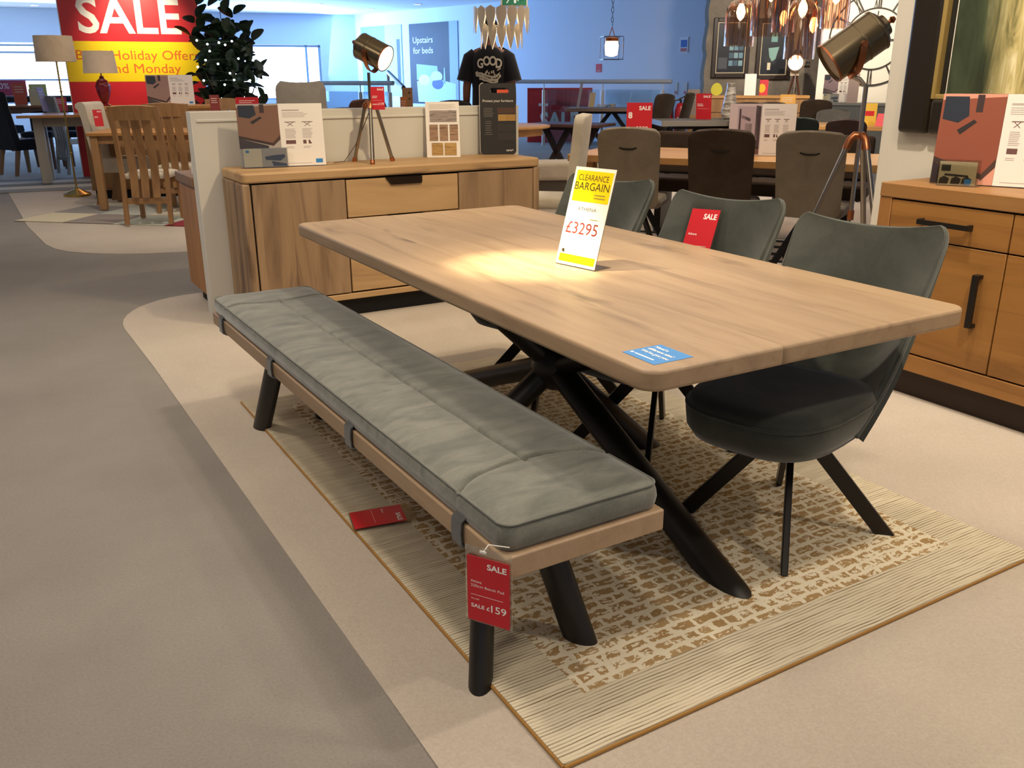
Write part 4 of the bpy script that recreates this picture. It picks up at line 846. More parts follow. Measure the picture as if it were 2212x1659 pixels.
# brass floor lamp
p = at(168, 423, .004); k = pm(p); fl = thing('floor_lamp', 'brass floor lamp with wide beige drum shade left of the sale banner', 'lamp', p, 0)
part('base', MB().lathe([(.155, 0), (.155, .025), (.13, .035), (.06, .07), (.025, .085), (.015, .11)], 16), M_BRASS, fl); part('pole', MB().tube([(0, 0, .11), (0, 0, 1.6)], .011, 10), M_BRASS, fl)
for z in (.5, 1.2): part('joint', MB().ball((0, 0, z), .016), M_BRASS, fl)
part('lamp_shade', MB().lathe([(.215, 1.525), (.205, 1.805), (.200, 1.805), (.210, 1.525)], 36, cap=False), fabric('lamp_shade_beige', 'd9c3a6', 'cbb496', 6), fl)
# oak table group
p = at(306, 478, .004)
slat = slat_chair('oak slat-back chair with cream seat nearest the white half wall end', at(334, 484, .0125)+Vector((.06, .18, 0)), face(p)-radians(18), 'oak slat-back chairs round the oak table', M_CREAM)
p2 = below(398, 330, 9.2, .0125); dup(slat, p2+Vector((.0, .2, 0)), face(p2)-radians(18), 'oak slat-back chair partly hidden by the half wall end', 'oak slat-back chairs round the oak table')
p3 = below(480, 320, 10.75, .0125); dup(slat, p3, face(p3)+radians(165), 'oak slat-back chair of which only the crest shows beneath the fairy-lit plant', 'oak slat-back chairs round the oak table')
p = dep(330, 289, 9.9); th_ = .80
q = below(404, 300, 9.8, .0125); leg_table('dining_table', 'mid oak dining table behind the slat-back chairs at left', q, face(q)-radians(10), 1.85, .85, th_, M_OAKX, M_OAK, .035, .08, .06, .075)
p = below(272, 430, 10.15, .0045); scroll_chair('cream scroll-back chair with a red ticket on its back beside the brass floor lamp', p, face(p)-radians(112), M_CREAM, M_OAK, None, None, .24, 1.1)
q = dep(213, 256, 9.5); k = pm(q); sale_ticket('small red ticket on the cream scroll-back chair', q-Vector((0, 0, 17*k)), face(q)+radians(20), 20*k, 36*k, '', 8, full=False)
rg = thing('patchwork_rug', 'patchwork rug of cream, grey and mint blocks under the oak table and chairs', 'rug', at(330, 478, .003)+Vector((.20, .62, 0)), radians(-42))
rx = lambda a, b_, c_, d_, m_: part('patch', MB().box(a, b_, c_, d_, .001, .008), flat(m_, .95), rg)
for i, cols in enumerate((('cbbfa2', '8b8078', 'b9bcae', '8c2a34'), ('8f8a84', 'b4b5aa', 'd4ccb4', '7c7872'), ('c9c2ae', 'a9aaa0', '8a847c', 'c4bda8'))):
    for j, c_ in enumerate(cols): rx(-1.1+.55*j, -1.1+.55*(j+1), -.85+.57*i, -.85+.57*(i+1), c_)
oc = thing('oak_sideboard_end', 'oak cabinet end with dark plinth at the back of the half wall', 'cabinet', (1.13, 5.4995, .003), 0)
part('carcass', MB().box(-.035, 1.2, 0, .46, .10, .745), wood('oak_cabinet_end', 'c08a56', 'a8743f', '7a4e28', 'Z', .12, 'Y', .35, False), oc, bev=.003); part('top', MB().box(-.05, 1.2, -.012, .475, .746, .80), wood('oak_cabinet_edge', '9c7a58', '8a6748', '6b4a30', 'X', .12, 'Y', .3, False), oc, bev=.003); part('plinth', MB().box(.02, 1.15, .03, .40, 0, .099), M_DARK, oc)
p = Vector((1.17, 5.66, .8045)); bc = board('folded_card', 'white card with a red stripe standing on the oak cabinet behind the half wall', 'card', p, face(p)-radians(50), .15, .20, M_PAPER, .004, 5); part('red_stripe', MB().prism([(-.03, .16), (-.015, .16), (.045, .02), (.03, .02)], -.004, -.0022), M_RED, bc)
# far left painted table with dark chairs
q = at(94, 394, .0125)+Vector((RT.x, RT.y, 0)).normalized()*.53+Vector((FW.x, FW.y, 0)).normalized()*.28; pt_ = leg_table('painted_table', 'grey painted dining table with glossy oak top at far left', q, face(q)-radians(2), 1.5, .95, .885, M_OAKX, flat('a39c90', .6), .035, .12, .22, .12)
rg2 = thing('grey_striped_rug', 'grey and cream striped rug under the painted table at far left', 'rug', q-Vector((.1, .35, .0095)), face(q)-radians(2))
for i, c_ in enumerate(('8a8682', 'c6c0b2', '77736f', 'c9c4b6', '8a8682')): part('stripe', MB().box(-1.3, 1.2, -.75+.33*i, -.75+.33*(i+1), .001, .008), flat(c_, .95), rg2)
M_LEGB = flat('6a4a34', .5)
p = below(38, 300, 12.9, .0125); sc1 = scroll_chair('dark blue chair with grey front cover at the left edge of the photo', p, face(p)-radians(60), M_NAVY, M_OAK, None, M_GREYCH, .23, 1.16)
p = below(12, 290, 16.9); scroll_chair('dark blue chair with grey front standing behind the one at the left edge', p, face(p)-radians(60), M_NAVY, M_LEGB, None, M_GREYCH, .23, 1.14)
p = below(92, 300, 13.8, .0125); upholstered('dark blue fabric chair tucked under the painted table, left one', p, face(p)+radians(160), M_NAVY, M_LEGB, None, .23, .84, False, 'straight', .06, .56)
p = below(172, 300, 13.9, .0125); upholstered('dark blue fabric chair tucked under the painted table behind the lamp pole', p, face(p)+radians(165), M_NAVY, M_LEGB, None, .23, .84, False, 'straight', .06, .56)
p = below(166, 300, 13.1, .0125); gs = slat_chair('grey painted slat-back chair right of the brass lamp pole', p, face(p)-radians(70), None, M_CREAM)
for ch in gs.children:
    if ch.name.split('.')[0] != 'seat_pad': ch.data = ch.data.copy(); ch.data.materials[0] = flat('a39c90', .6)
def tcard(label, x, yb, d, w, h, m, off=0, lean=6, name='card', zs=None, extra=None):
    p = at(x, yb, zs) if zs else dep(x, yb, d)
    k = pm(p); o = board(name, label, 'card', p, face(p)+radians(off), w*k, h*k, m, .006, lean); 
    if extra: extra(o, w*k, h*k)
    else: part('small_print', lines(MB(), -w*k*.35, h*k*.85, w*k*.7, 3, h*k*.12, h*k*.035, -.0036), flat('e8d0c0', .6), o)
    return o
tcard('orange card standing on a table left of the yellow card at far left', 47, 226, 16.2, 25, 44, flat('d9542c', .5), 10, zs=.931)
tcard('pale orange card standing between the orange and lavender cards at far left', 78, 228, 15.2, 21, 34, flat('eac88e', .5), -5, zs=.931)
tcard('lavender card seen edge-on on the painted table at far left', 100, 241, 14.1, 14, 50, flat('a9a5cf', .5), 35, 12, zs=.898)
tcard('red card on the painted table behind the brass lamp pole', 134, 240, 14.4, 24, 28, M_RED, 4, zs=.898)
tcard('large pink-red credit poster with a zero at the far left window', 28, 207, 18.5, 58, 32, flat('c8455e', .5), 0, 2, 'poster', 1.005, lambda o, w, h: ptext(o, [('0%', -w*.40, h*.45, h*.36, dict())], M_WTXT, -.0036))
tcard('mustard yellow card by the far left window behind the pale orange card', 84, 207, 18.0, 34, 24, flat('c9b45a', .5), -6, 4, zs=1.005)
q = below(70, 215, 14.75); leg_table('dining_table', 'red-brown dining table holding cards behind the painted table', q, face(q), 2.0, .9, .93, flat('a0623c', .25), M_LEGB, .035, .09)
q = below(70, 200, 18.4); leg_table('console_table', 'dark console table under the window holding posters at far left', q, face(q), 2.4, .5, 1.0, flat('3a3236', .4), M_DARK, .035, .09)
# ficus with fairy lights
p = below(494, 215, 11.9); k = pm(dep(492, 150, 11.9)); fp = thing('ficus_plant', 'tall dark green leafy plant strung with fairy lights right of the sale banner', 'plant', p, face(p))
part('pot', MB().lathe([(.16, 0), (.2, .02), (.23, .38), (.215, .38), (.20, .34)], 24), flat('4a4640', .6), fp); part('soil', MB().lathe([(.2, .33), (.1, .35)], 16), M_DARK, fp)
st_ = MB(); lf = MB(); rnd = random.Random(5)
def pz(y): return CAMH+(165-y)*k*1.03
def leaf3(c, d, L, w_):
    d = Vector(d).normalized(); s_ = d.cross(Vector((0, .4, 1))).normalized(); n_ = s_.cross(d)
    P = []
    for i in range(7):
        v = i/6; ww_ = w_*sin(pi*min(1, v*.9+.04))**.8; b_ = c+d*(L*v)+n_*(-.25*L*v*v)
        P += [b_-s_*ww_+n_*ww_*.25, b_, b_+s_*ww_+n_*ww_*.25]
    lf.add(P, [(i*3+j, i*3+j+1, i*3+j+4, i*3+j+3) for i in range(6) for j in range(2)])
def PX(x, y, yy=0): return Vector(((x-492)*k, yy, pz(y)))
stems = [(492, 30), (470, 45), (515, 70), (540, 90), (455, 80), (560, 160), (440, 130), (500, 110), (470, 150), (530, 180)]
for x, y in stems:
    t0 = Vector((0, 0, .34)); t1 = PX(x, y, .25*(rnd.random()-.5)); mid_ = t0.lerp(t1, .55)+Vector((.03, 0, .1)); st_.tube([t0, mid_, t1], [.014, .010, .004], 6)
for i in range(250):
    if i < 16: x, y = [(492, 20), (470, 30), (448, 28), (500, 42), (516, 50), (530, 66), (545, 78), (444, 50), (455, 60), (480, 60), (558, 160), (566, 170), (548, 150), (430, 88), (438, 62), (520, 45)][i]
    else: x = 492+rnd.gauss(0, 28); y = 75+rnd.random()*150; x = min(max(x, 432), 560-max(0, 120-y)*.3)
    a = rnd.random()*2*pi; leaf3(PX(x, y, .3*(rnd.random()-.5)), (cos(a)*.9, .5*(rnd.random()-.6), .25+.7*rnd.random() if y < 90 else sin(a)*.7), (24+14*rnd.random())*k, (10+5*rnd.random())*k)
part('stem', st_, flat('4a3a26', .8), fp); part('foliage', lf, flat('24331f', .35), fp, smooth=60)
fls = thing('fairy_light_string', 'string of cold white fairy lights wound round the leafy plant', 'string lights', p, face(p))
pts_ = [(441, 96), (461, 103), (484, 100), (496, 104), (510, 97), (464, 116), (437, 146), (454, 133), (507, 171), (446, 172), (539, 172), (500, 158), (487, 180), (538, 190), (478, 140), (520, 130)]
part('wire', MB().tube([PX(x, y, -.26) for x, y in sorted(pts_, key=lambda q_: q_[1])], .003, 5), flat('20301e', .5), fls)
for x, y in pts_: part('bulb', MB().ball(PX(x, y, -.275), 2.1*k, 10, 6), glow('dcecff', 16), fls)
# objects between plant and posters
p = below(650, 200, 12.4); k = pm(dep(650, 200, 12.4)); sv = thing('high_back_settle', 'tall beige upholstered settle behind the brochure stand on the half wall', 'settle', p, face(p))
part('backrest', MB().sheet(slabback(52*k, .08, 0, -.02, .30, 1.27, .02, .0), 14, 16, .10), M_CREAM, sv, smooth=80); part('seat', MB().box(-50*k, 50*k, .06, .55, .22, .48), M_CREAM, sv, bev=.03, seg=3)
for x in (-.28, .28): part('leg', MB().box(x-.03, x+.03, .1, .5, .001, .219), M_OAK, sv)
for lab, x, y, d, m_, tp in (('brown leather chair top seen behind the small studio lamp, left one', 735, 240, 7.9, M_BROWN, 1.09), ('dark brown chair top seen behind the studio lamp ticket', 786, 240, 10.0, flat('5a3a28', .6), 1.11), ('black chair top seen behind the wood sample card', 972, 240, 10.2, M_BLACK, 1.09)):
    p = below(x, y, d); upholstered(lab, p, face(p)+radians(8), m_, M_BLKM, None, .2, tp)
p = below(850, 240, 9.1, .004); leg_table('dining_table', 'dark wood table behind the half wall holding the tan swatch card', p, face(p), 1.3, .8, .76, flat('4a3426', .5), M_DARK)
p = dep(882, 228, 9.1); k = pm(p); p.z = .766; th2 = CAMH-(186-164)*k-.766; o = board('tan_card', 'tan hole-punched swatch card behind the half wall left of the bed poster', 'card', p, face(p)-radians(10), 22*k, th2, flat('b98f68', .6), .006, -4)
for z in (.78, .9): part('eyelet', MB().ball((.02, -.004, th2*z), .008, sc=(1, .3, 1)), M_DARK, o)
def tcard2(label, x, yt, d, w, m, zs, off=0):
    p = dep(x, yt, d); k = pm(p); h = p.z-zs; p.z = zs; o = board('card', label, 'card', p, face(p)+radians(off), w*k, h, m, .006); part('small_print', lines(MB(), -w*k*.35, h*.9, w*k*.7, 3, h*.06, h*.02, -.0036), flat('e8d0c0', .6), o)
tcard2('orange card in front of the tan swatch card behind the half wall', 871, 209, 8.95, 14, flat('e08a48', .5), .7645)
tcard2('red sign top edge showing above the left end of the brochure stand', 533, 210, 9.75, 48, M_RED, .817)
tcard2('small dull red card below the leafy plant', 462, 205, 9.9, 20, flat('8c3a3a', .5), .817)
# posters on the right wall
def wallthing(name, label, cat, quad, m, t=.02):
    a = [rp(*q_) for q_ in quad]; x0 = min(q_[0] for q_ in a); x1 = max(q_[0] for q_ in a); z0 = (a[2][1]+a[3][1])/2; z1 = (a[0][1]+a[1][1])/2
    o = bpy.data.objects.new(name, None); COL.objects.link(o); o.matrix_world = frameM(K+RD*((x0+x1)/2)+Vector((0, 0, z0)), RD); o['label'] = label; o['category'] = cat
    w_, h_ = x1-x0, z1-z0; part('panel', MB().box(-w_/2, w_/2, -t, -.001, 0, h_), m, o); return o, w_, h_, -t-.0005
o, w_, h_, y_ = wallthing('bed_poster', 'dark navy upstairs for beds poster on the far blue wall', 'poster', [(884, 52), (989, 45), (992, 222), (892, 226)], flat('8fa3c8', .6))
part('navy_ground', MB().box(-w_/2, w_*.33, y_-.001, y_, 0, h_), flat('0c1730', .6), o)
ptext(o, [('Upstairs', -w_*.42, h_*.76, h_*.075, dict(w=w_*.42)), ('for beds', -w_*.42, h_*.63, h_*.075, dict(w=w_*.42))], flat('e8f0ff', .6), y_-.0015)
part('headboard_print', MB().prism([(-w_*.36, h_*.30), (-w_*.36, h_*.50), (w_*.08, h_*.47), (w_*.1, h_*.3)], y_-.0016, y_-.0011), flat('8fb0d8', .6), o)
part('mattress_print', MB().prism([(-w_*.34, h_*.02), (-w_*.36, h_*.28), (-w_*.1, h_*.34), (w_*.45, h_*.25), (w_*.45, h_*.02)], y_-.0022, y_-.0017), flat('b8d4ec', .6), o)
for x, z, c_ in ((-.2, .3, 'd8ecf8'), (.06, .34, 'c8e0f4'), (.08, .25, '3a5484')): part('pillow_print', MB().ball((w_*x, y_-.0024, h_*z), w_*.12, sc=(1, .004, .55)), flat(c_, .6), o)
part('vase_print', MB().prism([(w_*.2, h_*.25), (w_*.24, h_*.25), (w_*.23, h_*.45), (w_*.215, h_*.45)], y_-.0022, y_-.0011), flat('9ac0e0', .6), o)
o, w_, h_, y_ = wallthing('pale_poster', 'pale washed-out upstairs poster behind the small studio lamp on the far wall', 'poster', [(780, 60), (867, 52), (872, 205), (788, 205)], flat('a9c8e4', .6))
part('grey_ground', MB().box(-w_/2, w_*.1, y_-.001, y_, 0, h_), flat('7f9cc4', .6), o); part('door_print', MB().box(w_*.38, w_*.46, y_-.001, y_, h_*.2, h_*.8), flat('3a4a70', .6), o)
ptext(o, [('Upstairs', -w_*.4, h_*.72, h_*.08, dict(w=w_*.46)), ('for dining', -w_*.4, h_*.56, h_*.08, dict(w=w_*.46))], flat('6480b0', .6), y_-.0015)
for lab, quad, c_, cat in (('blue and white safety notice on the far wall right of the cube pendant', [(1470, 80), (1486, 80), (1486, 114), (1470, 114)], 'dfe4ee', 'notice'), ('small red notice on the far wall below the cube pendant', [(1288, 138), (1299, 138), (1299, 156), (1288, 156)], 'd0323a', 'notice'),
                           ('small white wall label left of the stone wall, left of a pair', [(1458, 178), (1463, 178), (1463, 205), (1458, 205)], 'dad6d4', 'label'), ('small white wall label left of the stone wall, right of a pair', [(1478, 178), (1484, 178), (1484, 205), (1478, 205)], 'dad6d4', 'label')):
    o, w_, h_, y_ = wallthing('wall_notice', lab, cat, quad, flat(c_, .6), .01)
    part('print', MB().box(-w_*.38, w_*.38, y_-.001, y_, h_*.08, h_*.30), flat('c87070', .6), o)
    if cat == 'notice' and c_ != 'd0323a': part('blue_print', MB().box(-w_*.38, w_*.38, y_-.001, y_, h_*.36, h_*.82), flat('3f6fc0', .6), o)
# glass balustrades
def balustrade(name, label, a, b_, posts, zt_, post_h, base=0.004):
    a = Vector(a); b_ = Vector(b_); d = b_-a; L_ = Vector((d.x, d.y, 0)).length; rz = atan2(d.y, d.x); o = thing(name, label, 'balustrade', (a.x, a.y, base), rz)
    part('handrail', MB().tube([(-.05, 0, zt_), (L_+.05, 0, zt_)], .04, 12), M_STEEL, o)
    for s_ in posts:
        x = L_*s_; q_ = part('post', MB().tube([(x, 0, 0), (x, 0, zt_-.16)], .035, 12).tube([(x, 0, zt_-.16), (x, 0, zt_-.03)], .012, 8), M_STEEL, o); part('clamp', MB().box(x-.10, x+.10, -.03, .03, zt_*.62, zt_*.62+.05), M_STEEL, q_)
    for s0_, s1_ in zip(posts[:-1], posts[1:]): part('glass_pane', MB().box(L_*s0_+.07, L_*s1_-.07, -.006, .006, .08, zt_-.15), M_PANE, o)
    return o
a = dep(1105, 177.5, 18.4); b_ = dep(1446, 174.5, 16.8); balustrade('glass_balustrade', 'steel and glass balustrade in front of the red board on the far wall', a, b_, [.22, .60, .965], (a.z+b_.z)/2-.004, 0)
a = dep(690, 178, 17.2); b_ = dep(845, 181, 16.2); balustrade('glass_balustrade', 'steel and glass balustrade beneath the right window by the staircase', a, b_, [.02, .58, .98], (a.z+b_.z)/2-.004, 0)
p = below(1208, 300, 19.3); k = pm(dep(1208, 260, 19.3)); o = board('red_sale_board', 'big red sale board standing behind the glass balustrade', 'sign', p, face(p)+radians(4), 138*k, CAMH-(188-164)*k, M_RED, .04)
ptext(o, [('SALE', -42*k, .30, .34, dict(bold=.04, w=84*k))], M_WTXT, -.0215)
a = dep(838, 156, 17.0); b_ = dep(872, 190, 15.0); sr = thing('stair_handrail', 'dark sloping stair handrail left of the bed poster', 'handrail', Vector((b_.x, b_.y, .004)), 0); o_ = Vector((b_.x, b_.y, .004))
part('rail', MB().tube([a-o_, b_-o_], .04, 10), flat('2c2a30', .4), sr); part('post', MB().tube([b_-o_-Vector((0, 0, .02)), (0, 0, 0)], .03, 10), M_STEEL, sr); part('post', MB().tube([a-o_, Vector((a.x, a.y, .004))-o_], .03, 10), M_STEEL, sr)
# ------------------------------------------------------------------ tables and chairs in the middle distance
p = at(1078, 271, .76); p.z = .0045; rt = thing('round_table', 'round light oak table with crossed dark legs right of the black care board', 'table', p, face(p))
part('tabletop', MB().lathe([(.63, .725), (.655, .735), (.655, .755), (.64, .76)], 48), M_LOAK, rt); part('apron', MB().lathe([(.56, .64), (.56, .7245)], 40), M_LOAK, rt)
for a in (20, 110): part('leg', MB().bar((cos(radians(a))*.5, sin(radians(a))*.5, .006), (-cos(radians(a))*.42, -sin(radians(a))*.42, .639), .07, .06), flat('3a241c', .5), rt)
p = below(1232, 268, 12.6); leg_table('dining_table', 'dark brown crossed-leg table between the round table and cream chair', p, face(p)-radians(25), 1.1, .7, .72, flat('4a2c24', .4), flat('2c1a18', .5), .04, 0, .06, .08, 'table', 'xlong')
p = at(1322, 233, .80); p.z = .0045; leg_table('dining_table', 'grey-brown plank table on black crossed legs before the balustrade', p, face(p)-radians(4), 1.62, .95, .80, wood('grey_plank', 'a58a74', '8d7460', '5f4a3c', 'X', .15, 'Y', .3, False), M_BLKM, .055, 0, .06, .08, 'table', 'xlong')
tp_ = p
q = dep(1281, 226, depth(p)); k = pm(q); tcard('pale cream card on the plank table before the red board', 1277, 231, 0, 14, 30, flat('e8cfa0', .5), 30, -12, zs=.8055)
q = Vector((p.x, p.y, .805))+RT*(-.02)-Vector((FW.x, FW.y, 0)).normalized()*.15; bt_ = thing('small_bowl', 'small shiny bowl on the plank table before the balustrade', 'bowl', q, 0); part('bowl', MB().lathe([(.03, 0), (.06, .03), (.075, .07), (.07, .07), (.04, .02)], 20), M_STEEL, bt_)
part('spoon', MB().tube([(-.15, 0, .012), (-.05, .0, .05), (.03, 0, .06)], .006, 6), M_BLKM, bt_)
tcard('tall white acrylic price stand beside the cream chair on the plank table', 1248, 234, 0, 11, 56, flat('cfc6c8', .5), 60, -10, zs=.8055)
for lab, x, y, d in (('dark brown tub chair right of the plank table, nearer one', 1392, 250, 13.3), ('dark brown tub chair right of the plank table, right-hand one', 1440, 250, 13.9)):
    p = below(x, y, d); upholstered(lab, p, face(p)+radians(75 if x > 1420 else 55), M_BROWN, M_BLKM, None, .22, 1.09, lean=.16)
p = below(1512, 258, 12.6); leg_table('dining_table', 'grey concrete-look table holding a red sale card and striped vase', p, face(p)+radians(14), 1.25, .8, .765, M_GREYTOP, M_BLKM, .075, 0, .06, .08, 'table', 'xlong'); gt = p
q = dep(1520, 250, depth(dep(1520, 250, 12.45))); q = Vector((q.x, q.y, .77)); k = pm(q); sale_ticket('red sale card leaning on the grey concrete-look table', q, face(q)-radians(14), 36*k, 56*k, '', -10, full=True, name='sale_card', rim=False)
q = dep(1575, 246, 12.5); q.z = .77; k = pm(q); vs_ = thing('striped_vase', 'tall cream vase with brown streaks on the grey concrete-look table', 'vase', q, 0)
g = G('streaked_ceramic'); M_VASE = g.out(g.ramp(g.noise(g.co((3, 3, 18)), 1.0, 4, .6), (.42, C('d8d0c2')), (.6, C('6a5a4c'))), .3)
part('body', MB().lathe([(.06, 0), (.10, .03), (.115, .10), (.10, .19), (.08, .30), (.062, .40), (.055, .49), (.05, .49), (.05, .40)], 28), M_VASE, vs_)
for lab, x, d, h_ in (('larger red fire extinguisher on the floor left of the stone wall', 1468, 15.5, .58), ('red fire extinguisher with black hose left of its larger neighbour', 1443, 15.6, .52)):
    p = below(x, 262, d, .33); k = pm(dep(x, 262, d)); fe = thing('fire_extinguisher', lab, 'fire extinguisher', p, face(p))
    part('cylinder', MB().lathe([(.085, 0), (.09, .02), (.09, h_-.08), (.06, h_-.02), (.03, h_)], 24), flat('b01820', .3), fe); part('valve', MB().tube([(0, 0, h_), (0, 0, h_+.06)], .02, 8).bar((-.03, 0, h_+.06), (.09, 0, h_+.12), .02, .03), M_BLACK, fe)
    part('hose', MB().tube([(-.02, -.02, h_+.05), (-.1, -.03, h_+.04), (-.13, -.04, h_-.1), (-.11, -.05, h_-.28)], .012, 8), M_BLACK, fe); part('label', MB().box(-.05, .05, -.095, -.088, h_*.3, h_*.6), flat('d0b0ac', .5), fe)
    part('stand', MB().box(-.1, .1, -.1, .1, -.326, -.001), flat('b9b4ae', .5), fe)
# stone wall area
SBd = 14.3
a = dep(1490, 205, SBd); b_ = dep(1742, 208, SBd); c_ = (a+b_)/2; L_ = (b_-a).length; os_ = thing('oak_sideboard', 'light oak sideboard against the stone wall holding cards and a spotlight lamp', 'sideboard', (c_.x, c_.y, .004), face(c_)); hS_ = c_.z
part('carcass', MB().box(-L_/2, L_/2, 0, .42, .08, hS_-.045), M_OAK, os_, bev=.004); part('top', MB().box(-L_/2-.01, L_/2+.01, -.02, .43, hS_-.0445, hS_-.004), M_LOAK, os_); part('plinth', MB().box(-L_/2+.03, L_/2-.03, .03, .4, 0, .0795), M_DARK, os_)
for i in range(3): part('drawer', MB().box(-L_/2+.03+i*(L_-.06)/3+.01, -L_/2+.03+(i+1)*(L_-.06)/3-.01, -.014, -.001, hS_-.26, hS_-.07), M_OAK, os_)
for lab, x, yb, w, h, c2, off in (('yellow egg-shaped card on the oak sideboard by the stone wall', 1553, 206, 24, 26, 'c9c03a', 0), ('bright white card on the oak sideboard beside the striped vase', 1626, 207, 24, 44, 'f2efe8', 8), ('dark grey frame on the oak sideboard right of the white card', 1638, 206, 16, 34, '4a443c', 0), ('red card with yellow shape on the oak sideboard under the pictures', 1651, 210, 26, 32, 'c8303c', -8)):
    p = dep(x, yb, SBd-.02); p = Vector((p.x, p.y, hS_)); p += Vector((FW.x, FW.y, 0)).normalized()*.2; k = pm(p)
    if 'egg' in lab: o = thing('egg_card', lab, 'card', p, face(p)); part('card', MB().prism([(w/2*k*cos(a_)*(1-.15*sin(a_)), h/2*k*(1+sin(a_))) for a_ in [2*pi*i/20 for i in range(20)]], -.003, .003), flat(c2, .5), o)
    else:
        o = board('card', lab, 'card', p, face(p)+radians(off), w*k, h*k, flat(c2, .5), .006, 4)
        if 'yellow shape' in lab: part('yellow_shape', MB().prism([(w*k*.32*cos(a_), h*k*(.45+.30*sin(a_))) for a_ in [2*pi*i/8 for i in range(8)]], -.005, -.0035), flat('e8b020', .5), o)
p = dep(1722, 208, SBd); p = Vector((p.x, p.y, hS_))+Vector((FW.x, FW.y, 0)).normalized()*.2; k = pm(p); sl = thing('spotlight_lamp', 'vintage spotlight table lamp with glowing lens on wooden tripod by the stone wall', 'lamp', p, face(p))
for i in range(3): a = radians(30+120*i); part('leg', MB().bar((.02*cos(a), .02*sin(a), 42*k), (.1*cos(a), .1*sin(a), .002), .03, .02), flat('4a2c1c', .5), sl)
part('bracket', MB().box(-11*k, 7*k, -.03, .03, 40*k, 54*k), flat('b9a890', .5), sl)
part('lamp_head', MB().tube([(0, -.10, 66*k), (0, .12, 66*k)], 18*k, 24).tube([(0, 0, 82*k), (0, 0, 92*k)], [10*k, 6*k], 16), M_NICKEL, sl); part('lens', MB().tube([(-2*k, -.106, 66*k), (-2*k, -.101, 66*k)], 15*k, 24), glow('ffefd0', 12), sl, 'glowing lens'); part('side_knob', MB().tube([(16*k, 0, 62*k), (28*k, 0, 62*k)], 6*k, 10), M_BLACK, sl)
SN = Vector((-sx.y, sx.x, 0)); SN = SN if SN.y < 0 else -SN
def spt(x, y): p = onplane(x, y, o0, SN); return (p-o0).dot(sx), p.z
for lab, (x0_, y0_), (x1_, y1_), kind in (('black framed dark picture of shelves, left of two on the stone wall', (1538, 38), (1624, 168), 0), ('black framed picture of a teal figure, right of two on the stone wall', (1632, 40), (1716, 172), 1)):
    (sa, zb_), (sb_, zt__) = spt(x0_-4, y1_), spt(x1_, y0_); w_, h_ = sb_-sa, zt__-zb_; o = bpy.data.objects.new('framed_picture', None); COL.objects.link(o); o.matrix_world = frameM(o0+sx*((sa+sb_)/2)+Vector((0, 0, zb_)), sx); o['label'] = lab; o['category'] = 'picture'
    part('frame', fr(MB(), -w_/2, 0, .07, -.05, -.002, w_, h_), flat('2a1e18', .4), o, bev=.008); part('slip', fr(MB(), -w_/2+.068, .068, .016, -.04, -.004, w_-.136, h_-.136), flat('c0b294', .4), o); ip = part('print', MB().box(-w_/2+.08, w_/2-.08, -.02, -.006, .08, h_-.08), flat('20242c', .3), o); y_ = -.0205
    if kind == 0:
        for i in range(3):
            for j in range(3): part('print_shape', MB().box(-w_*.04+w_*.13*i, w_*.07+w_*.13*i, y_-.001, y_, h_*(.2+.13*j), h_*(.29+.13*j)), flat(('6f93a8', '4a6478', '86a9b4')[(i+j) % 3], .5), ip)
        part('print_shape', MB().box(-w_*.32, -w_*.08, y_-.001, y_, h_*.15, h_*.34), flat('4a4f58', .5), ip)
    else:
        part('print_shape', MB().prism([(-w_*.1, h_*.62), (w_*.08, h_*.62), (w_*.07, h_*.82), (-w_*.09, h_*.82)], y_-.001, y_), flat('6f9a98', .5), ip)
        part('print_shape', MB().prism([(-w_*.16, h_*.52), (w_*.14, h_*.54), (w_*.06, h_*.34), (-w_*.04, h_*.30), (-w_*.12, h_*.38)], y_-.001, y_), flat('7fa8a2', .5), ip)
        part('print_shape', MB().box(-w_*.16, -w_*.07, y_-.001, y_, h_*.16, h_*.28), flat('d8cfb4', .5), ip)
# amber glass pendants
M_AMB = glass('amber_pendant_glass', 'f0d8c6', .05, .05, .34, 'fff0e2')
for i, (x, yb, yt, w, d, by) in enumerate(((1595, 100, 8, 64, 7.7, 30), (1659, 78, -40, 80, 7.4, -10), (1724, 128, 8, 66, 7.5, 26), (1753, 100, 22, 42, 8.2, 56), (1800, 62, -50, 60, 7.6, -6), (1690, 70, -30, 50, 8.6, 40))):
    pb = dep(x, yb, d); k = pm(pb); pt = dep(x, yt, d); H_ = (yb-yt)*k*1.03; R_ = w/2*k
    lab = ('amber glass pendant bell hanging leftmost before the stone wall pictures', 'amber glass pendant hanging highest, second from left before the stone wall', 'amber glass pendant hanging lowest, left of the spotlight lamp', 'small amber glass pendant just right of the lowest one', 'amber glass pendant rightmost, above the chrome floor lamp head', 'amber glass pendant partly behind the highest one')[i]
    o = thing('glass_pendant', lab, 'lamp', pb, 0, 'amber glass pendants over the table')
    part('glass_shade', MB().lathe([(R_, 0), (R_, H_*.62), (R_*.93, H_*.80), (R_*.70, H_*.93), (R_*.25, H_)], 32, cap=False), M_AMB, o, smooth=80)
    zb2 = (yb-by)*k*1.0; part('bulb', MB().lathe([(.004, zb2-.075), (.026, zb2-.05), (.038, zb2-.01), (.03, zb2+.03), (.014, zb2+.06)], 16), glow('ffcf8c', 26), o, 'glowing filament bulb')
    part('fitting', MB().tube([(0, 0, zb2+.06), (0, 0, max(H_, zb2+.1)+.04)], .022, 10), M_COPPER, o); hangto(o, pb, .005, M_DARK, 'cord', max(H_, zb2+.1)+.03)
